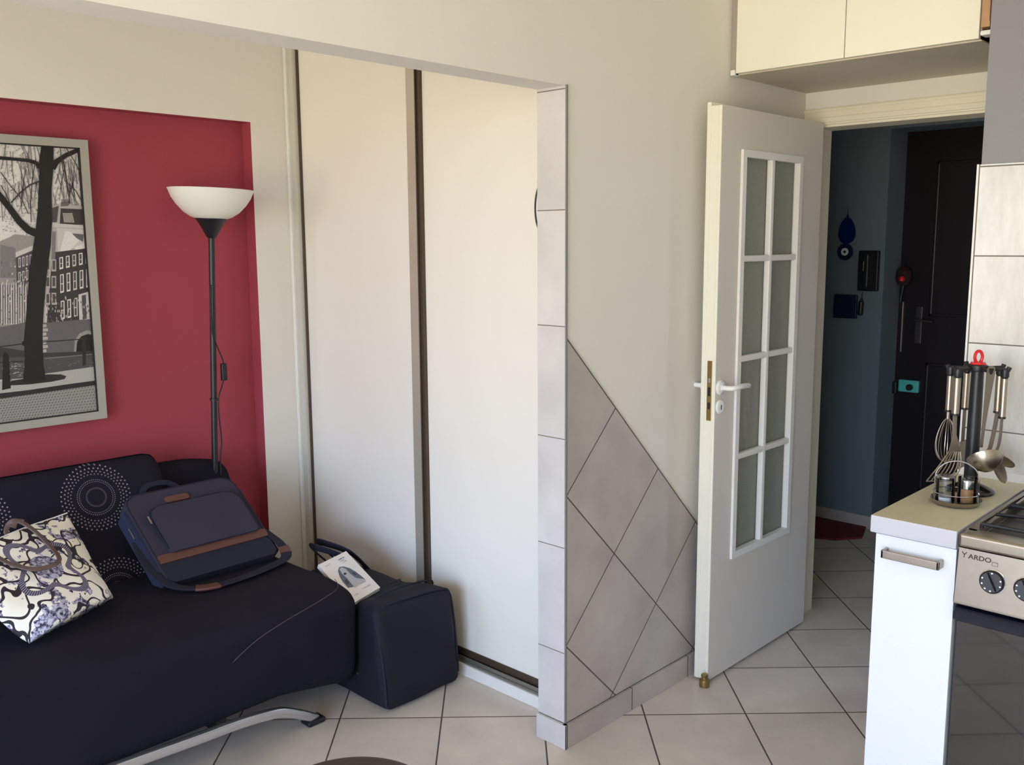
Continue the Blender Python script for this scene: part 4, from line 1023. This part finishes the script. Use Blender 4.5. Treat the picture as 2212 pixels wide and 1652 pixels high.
# the ring pattern is laid out in room coordinates: keep this part's own origin at the room origin
off = Vector(BASE[bk.name]); bk.data.transform(Matrix.Translation(off)); bk.location = -off
pr = densify(rprof([(3.13, .40), (3.30, .40), (3.372, .70), (3.345, .745), (3.285, .745)], [.02, .03, .04, .035, .04]))
def arm_fx(q): return q+Vector((0, 0, -.035*max(0, (q.x-1.62)/.2)**1.5 if q.z > .6 else 0))
obj('back_frame', extr(pr, SX0+.02, 1.825, 30, arm_fx, .045), M['sofa'], t, smooth=60)
bm = newbm(); tube(bm, smoothpath([(1.775, 2.53, .432), (1.73, 2.455, .430), (1.62, 2.424, .418), (1.50, 2.410, .400), (1.40, 2.408, .372), (1.32, 2.409, .330)], 8), .0012, 6); obj('seam', bm, M['sofa_seam'], t)
# chrome rocker legs: one arch along the front, one along the back
for yy, oy in ((2.414, .048), (3.10, 0)):
    xs_ = [1.630, 1.612, 1.585, 1.55, 1.49, 1.427, 1.332, 1.183, .98, .825, .67, .467, .318, .223, .16, .10, .065, .038, .02]
    zs_ = [.008, .018, .034, .052, .080, .098, .110, .116, .127, .131, .127, .116, .110, .098, .080, .052, .034, .018, .008]
    bm = newbm(); tube(bm, smoothpath([(x, yy+oy*max(0, 1-z/.10)**.7, z+.016*min(1, z/.09)+.005) for x, z in zip(xs_, zs_)], 3), 1, 14, flat=(.013, .016), up=(0, 0, 1)); lg = obj('leg', bm, M['satin'], t)
    for xx in (1.612, .038):
        bm = newbm(); box(bm, (xx-.022 if xx > 1 else xx-.040, yy+oy-.026, .0005), (xx+.045 if xx > 1 else xx+.022, yy+oy+.026, .020), .008, 3); obj('foot_pad', bm, M['rubber'], lg)
for xx in (1.30, .35):
    bm = newbm(); box(bm, (xx-.02, 2.46, .10), (xx+.02, 3.05, .15), .004); obj('cross_rail', bm, M['black'], t)

# ------------------------------------------------------------------ black duffel bag on the floor
def duffel():
    t = thing('duffel_bag', (1.985, 2.62, 0), 'dark navy duffel bag standing on the floor between sofa and wardrobe', 'bag')
    lo, hi = (1.818, 2.314, .003), (2.150, 2.930, .374)
    bm = padded(lo, hi, .032, 7, 4, (.010, .012, .0))
    for v in bm.verts:
        fy = (v.co.y-2.33)/.60; fz = v.co.z/.37
        if fz > .55:
            sag = .045*max(0, min(1, (fy-.12)/.22))*(fz-.55)/.45
            v.co.z -= sag
        if fy < .2 and fz > .6: v.co.z += .018*(v.co.x-1.818)/.32*(-1)+.008
        v.co.x -= .045*fz*max(0, 1-fy*4) if v.co.x < 1.95 else .034*fz
        q = v.co*9; v.co += Vector((noise.noise(q), noise.noise(q+Vector((9, 1, 4))), 0))*.006
    obj('body', bm, M['navy'], t, smooth=70)
    bm = newbm(); tube(bm, smoothpath([(1.818, 2.324, .03), (1.808, 2.321, .15), (1.794, 2.322, .27), (1.786, 2.330, .345), (1.815, 2.334, .374), (1.95, 2.332, .374), (2.07, 2.330, .366), (2.108, 2.328, .345), (2.124, 2.326, .27), (2.136, 2.325, .15), (2.146, 2.328, .04)], 6), .0042, 8); obj('piping', bm, M['webbing'], t)
    bm = newbm(); tube(bm, smoothpath([(1.86, 2.42, .372), (1.93, 2.415, .379), (2.02, 2.42, .376), (2.11, 2.43, .362), (2.15, 2.46, .33)], 6), .0035, 8); obj('zip', bm, M['webbing'], t)
    bm = newbm(); c = Vector((1.952, 2.43, .388)); tube(bm, [c+Vector((.024, 0, 0)), c+Vector((.024, .0, .014)), c+Vector((-.024, 0, .014)), c+Vector((-.024, 0, 0))], .0028, 8, closed=True); obj('buckle', bm, M['rubber'], t)
    for s in (0, 1):
        bm = newbm(); a = Vector((2.05+.05*s, 2.86+.03*s, .32))
        tube(bm, smoothpath([a+Vector((0, -.12, 0)), a+Vector((-.06, -.09, .075)), a+Vector((-.11, -.01, .105)), a+Vector((-.09, .08, .085)), a+Vector((0, .12, 0))], 8), 1, 10, flat=(.014, .0035), up=(1, 0, .2)); obj('carry_handle', bm, M['webbing'], t)
    bm = newbm(); box(bm, (1.812, 2.468, .098), (1.820, 2.478, .104), .001); obj('side_label', bm, M['leather'], t)
duffel()

# ------------------------------------------------------------------ book on the duffel bag
A_, B_, C_ = Vector((1.832, 2.708, .424)), Vector((1.990, 2.758, .424)), Vector((1.962, 2.525, .352))
def book():
    u = (B_-A_).normalized(); vv = (C_-B_); L = vv.length; vv.normalize(); n = vv.cross(u).normalized()
    if n.z < 0: n = -n
    Wd = .165; base = A_-n*.02
    t = thing('paperback_book', base, 'white covered book with grey drawing lying on the duffel bag', 'book')
    mt = Matrix(((u.x, vv.x, n.x, A_.x), (u.y, vv.y, n.y, A_.y), (u.z, vv.z, n.z, A_.z), (0, 0, 0, 1)))
    bm = newbm(); box(bm, (0, 0, -.0115), (Wd, L, -.0010)); [setattr(v, 'co', mt@v.co) for v in bm.verts]; obj('pages', bm, plain('page_edges', srgb(214, 206, 196), .8), t, smooth=0)
    bm = newbm(); box(bm, (-.0006, -.0006, -.0012), (Wd+.0006, L+.0006, 0)); box(bm, (-.0006, -.0006, -.0125), (Wd+.0006, L+.0006, -.0115)); box(bm, (-.001, -.0006, -.0125), (0, L+.0006, 0)); [setattr(v, 'co', mt@v.co) for v in bm.verts]; cv = obj('cover', bm, M['paper'], t, smooth=0)
    bm = newbm(); h = [.0002]
    def sh(pts, mi):
        h[0] += .00008; vs_ = [bm.verts.new(mt@Vector((a*Wd, b*L, h[0]))) for a, b in pts]; f = bm.faces.new(vs_); f.material_index = mi
    dome = [(.22, .70), (.22, .55), (.26, .42), (.34, .30), (.46, .24), (.58, .27), (.69, .36), (.76, .48), (.80, .62), (.82, .72), (.60, .74), (.50, .72), (.40, .74)]
    sh(dome, 1)
    sh([(.38, .73), (.40, .50), (.38, .40), (.42, .28), (.52, .27), (.58, .34), (.58, .48), (.62, .60), (.80, .70), (.80, .76), (.38, .76)], 2)
    sh([(.45+.05*math.cos(a), .42+.025*math.sin(a)) for a in [2*PI*i/14 for i in range(14)]], 3)
    sh([(.27, .55), (.36, .52), (.36, .60), (.28, .66)], 3); sh([(.64, .44), (.72, .50), (.70, .56), (.64, .52)], 3)
    for (a, b, n_, mi) in ((.14, .10, 5, 2), (.60, .10, 6, 1), (.60, .145, 5, 2), (.66, .19, 4, 2), (.55, .86, 8, 2), (.20, .90, 4, 2)):
        for k in range(n_):
            w = .012+.006*((k*7) % 3); sh([(a+k*.034, b-.010), (a+k*.034+w*1.3, b-.010), (a+k*.034+w*1.3, b+.010), (a+k*.034, b+.010)], mi)
    obj('cover_drawing', bm, [M['paper'], plain('drawing_grey_blue', srgb(92, 104, 122), .6, var=.2, scale=70), plain('drawing_pale_grey', srgb(186, 190, 200), .6), plain('drawing_dark', srgb(58, 62, 76), .6)], cv, smooth=0)
book()

# ------------------------------------------------------------------ laptop bag leaning on the backrest
def laptop_bag():
    BL = Vector((1.348, 2.848, .450)); BR = Vector((1.768, 2.858, .450)); TL = Vector((1.322, 3.085, .668))
    u = (BR-BL).normalized(); v_ = (TL-BL); Hh = .362; v_.normalize(); n = u.cross(v_).normalized()
    if n.z < 0: n = -n
    Wd = .418; D = .085
    t = thing('laptop_bag', BL-n*D, 'blue grey canvas laptop bag with brown leather trim leaning on the sofa backrest', 'bag')
    org = BL+n*.010
    mt = Matrix(((u.x, v_.x, n.x, org.x), (u.y, v_.y, n.y, org.y), (u.z, v_.z, n.z, org.z), (0, 0, 0, 1)))
    def tf(bm):
        for q in bm.verts: q.co = mt@q.co
        return bm
    def shaped(x0, y0, x1, y1, z0, z1, rt, rb, bev):
        bm = newbm(); pr = rprof([(x0, y0), (x1, y0), (x1, y1), (x0, y1)], [rb, rb, rt, rt], 8)
        prism(bm, pr, 'z', z0, z1, bev=bev); return bm
    b0 = shaped(0, 0, Wd, Hh, -D, -.004, .055, .02, .012); bmesh.ops.subdivide_edges(b0, edges=[e for e in b0.edges if e.calc_length() > .1], cuts=4)
    obj('body', tf(b0), M['denim'], t, smooth=50)
    obj('bottom_panel', tf(shaped(.004, -.003, Wd-.004, .075, -D-.002, .000, .01, .018, .008)), M['webbing'], t)
    obj('leather_band', tf(shaped(.004, .072, Wd-.004, .104, -.020, .006, .006, .006, .003)), M['leather'], t, label='brown leather band')
    pk = obj('front_pocket', tf(shaped(.055, .100, Wd-.030, .285, -.010, .016, .045, .008, .008)), M['denim'], t)
    obj('side_gusset', tf(shaped(-.012, .01, .006, Hh-.05, -D+.004, -.014, .006, .006, .005)), M['denim_lt'], t)
    obj('side_gusset', tf(shaped(Wd-.006, .01, Wd+.012, Hh-.06, -D+.004, -.014, .006, .006, .005)), M['denim_lt'], t)
    obj('leather_patch', tf(shaped(.135, .300, .225, .324, -.006, .002, .0115, .0115, .0015)), M['leather'], t, label='brown leather patch')
    bm = newbm(); rp = rprof([(.004, .006), (Wd-.004, .006), (Wd-.004, Hh-.003), (.004, Hh-.003)], [.02, .02, .055, .055], 8)
    tube(bm, [(a, b, -.006) for a, b in rp], .0035, 8, closed=True); tube(bm, [(a, b, -.040) for a, b in rp], .0030, 8, closed=True); obj('piping', tf(bm), M['webbing'], t)
    bm = newbm(); tube(bm, smoothpath([(.052, .12, .008), (.050, .24, .010), (.075, .283, .010), (.20, .288, .010), (.34, .288, .010), (.385, .262, .010), (.392, .15, .008)], 6), .0022, 8); zp = obj('pocket_zip', tf(bm), M['webbing'], t)
    bm = newbm(); box(bm, (.040, .225, .010), (.046, .256, .013), .001); obj('zip_pull', tf(bm), M['nickel'], zp)
    bm = newbm(); box(bm, (-.018, .205, -.030), (-.013, .250, -.026), .001); obj('strap_ring', tf(bm), M['nickel'], t)
    bm = newbm(); tube(bm, smoothpath([(.105, Hh-.006, -.040), (.100, Hh+.022, -.042), (.125, Hh+.046, -.042), (.165, Hh+.052, -.042), (.205, Hh+.046, -.042), (.228, Hh+.020, -.042), (.224, Hh-.006, -.040)], 8), 1, 12, flat=(.011, .0045), up=(0, 0, 1)); obj('carry_handle', tf(bm), M['webbing'], t)
    # shoulder strap lying over the seat in front
    bm = newbm(); S = .440
    pts = smoothpath([(1.325, 3.02, .560), (1.318, 2.93, .505), (1.335, 2.85, .462), (1.365, 2.79, .448), (1.44, 2.745, .443), (1.56, 2.745, .443), (1.68, 2.772, .443), (1.755, 2.80, .446), (1.784, 2.84, .458), (1.782, 2.885, .485), (1.760, 2.92, .515), (1.740, 2.95, .53)], 8)
    tube(bm, pts, 1, 10, flat=(.019, .003), up=(0, 0, 1)); ss = obj('shoulder_strap', bm, M['webbing'], t)
    for i0, i1 in ((28, 35), (62, 68)):
        bm = newbm(); tube(bm, pts[i0:i1], 1, 12, flat=(.021, .006), up=(0, 0, 1)); obj('leather_pad', bm, M['leather'], ss, label='brown leather strap end')
    bm = newbm(); tube(bm, smoothpath([(Wd+.006, .02, -.06), (Wd+.014, .12, -.065), (Wd+.010, .22, -.065), (Wd-.02, .31, -.06)], 6), .004, 8); obj('side_cord', tf(bm), M['rubber'], t)
laptop_bag()

# ------------------------------------------------------------------ printed tote bag on the seat
def tote():
    BL = Vector((.858, 2.698, .446)); BR = Vector((1.170, 2.858, .446))
    u = (BR-BL).normalized(); side = Vector((-u.y, u.x, 0))
    up_ = (side*.66+Vector((0, 0, .72))).normalized(); n = up_.cross(u).normalized()
    if n.z < 0: n = -n
    Wd, Hh = .335, .335
    t = thing('printed_tote_bag', BL, 'cream tote bag with dark scroll print and leather handles at the left on the sofa', 'bag')
    nu, nv = 40, 40; bm = newbm(); R0 = Matrix(((u.x, up_.x, n.x, 0), (u.y, up_.y, n.y, 0), (u.z, up_.z, n.z, 0), (0, 0, 0, 1)))
    def P(i, j, s):
        a, b = i/nu, j/nv
        edge = (1-(2*a-1)**4); thick = (.055 if s > 0 else .006)*(1-b)**.8*edge+.003
        w = Wd*(1-.14*b**.9); x = a*Wd+b*(.075*a-.10*(1-a))
        y = b*Hh*.90+.012*math.sin(a*PI)*b+(.022*a*b)
        z = s*thick+.008*noise.noise(Vector((a*4, b*4, 2)))
        if s > 0: z += .018*math.sin(min(1, b*3)*PI/2)*edge*(1-b)
        return Vector((x, -z, y))
    g = {}
    for s in (1, -1):
        for i in range(nu+1):
            for j in range(nv+1): g[s, i, j] = bm.verts.new(P(i, j, s))
        for i in range(nu):
            for j in range(nv): bm.faces.new((g[s, i, j], g[s, i+1, j], g[s, i+1, j+1], g[s, i, j+1]))
    for i in range(nu):
        bm.faces.new((g[1, i, 0], g[1, i+1, 0], g[-1, i+1, 0], g[-1, i, 0]))
    for j in range(nv):
        bm.faces.new((g[1, 0, j], g[1, 0, j+1], g[-1, 0, j+1], g[-1, 0, j])); bm.faces.new((g[1, nu, j], g[1, nu, j+1], g[-1, nu, j+1], g[-1, nu, j]))
    # local axes: x along the base, y = -normal, z = up the bag
    bmesh.ops.recalc_face_normals(bm, faces=bm.faces)
    me = bpy.data.meshes.new('body'); bm.to_mesh(me); bm.free(); me.materials.append(M['tote'])
    for p in me.polygons: p.use_smooth = True
    o = bpy.data.objects.new('body', me); COL.objects.link(o); o.parent = t
    org = n*.012
    ML = Matrix(((u.x, -n.x, up_.x, org.x), (u.y, -n.y, up_.y, org.y), (u.z, -n.z, up_.z, org.z), (0, 0, 0, 1))); o.matrix_local = ML
    mt = Matrix.Translation(BL) @ ML
    bm = newbm()
    tube(bm, [mt@(P(i, nv, 1)+Vector((0, 0, .0005))) for i in range(0, nu+1, 2)], .0022, 8); obj('top_hem', bm, M['paper'], t)
    h1 = [mt@Vector((q[0]+.005, -q[1], q[2]-.012)) for q in ((.070, .010, .300), (.080, .030, .24), (.105, .062, .185), (.155, .078, .168), (.195, .070, .185), (.215, .050, .24), (.212, .042, .31), (.195, .034, .355), (.18, .020, .345))]
    bm = newbm(); tube(bm, smoothpath(h1, 8), 1, 10, flat=(.0075, .0030), up=tuple(n)); obj('handle', bm, M['strap_lt'], t)
    h2 = [mt@Vector((q[0]+.005, -q[1], q[2]-.012)) for q in ((.165, -.010, .310), (.172, .000, .352), (.190, .022, .366), (.206, .040, .345))]
    bm = newbm(); tube(bm, smoothpath(h2, 8), 1, 10, flat=(.0075, .0030), up=tuple(n)); obj('handle', bm, M['strap_lt'], t)
tote()

# ------------------------------------------------------------------ round stool in the foreground, only its rim in view
SC = Vector((1.015, 1.43, 0))
t = thing('round_stool', SC, 'dark brown round stool at the bottom edge, only its rim visible', 'stool')
bm = newbm(); lathe(bm, [(0, .420), (.165, .420), (.176, .426), (.180, .436), (.176, .447), (.165, .450), (.155, .448), (0, .446)], SC, 64); obj('seat', bm, M['table'], t)
for k in range(4):
    a = PI/4+k*PI/2; d = Vector((math.cos(a), math.sin(a), 0)); bm = newbm(); cyl(bm, SC+d*.165+Vector((0, 0, .0005)), SC+d*.12+Vector((0, 0, .425)), .013, 16, bev=.003); obj('leg', bm, M['black'], t)
bm = newbm(); tube(bm, [SC+Vector((.145*math.cos(a), .145*math.sin(a), .17)) for a in [2*PI*i/36 for i in range(36)]], .006, 8, closed=True); obj('foot_ring', bm, M['chrome'], t)
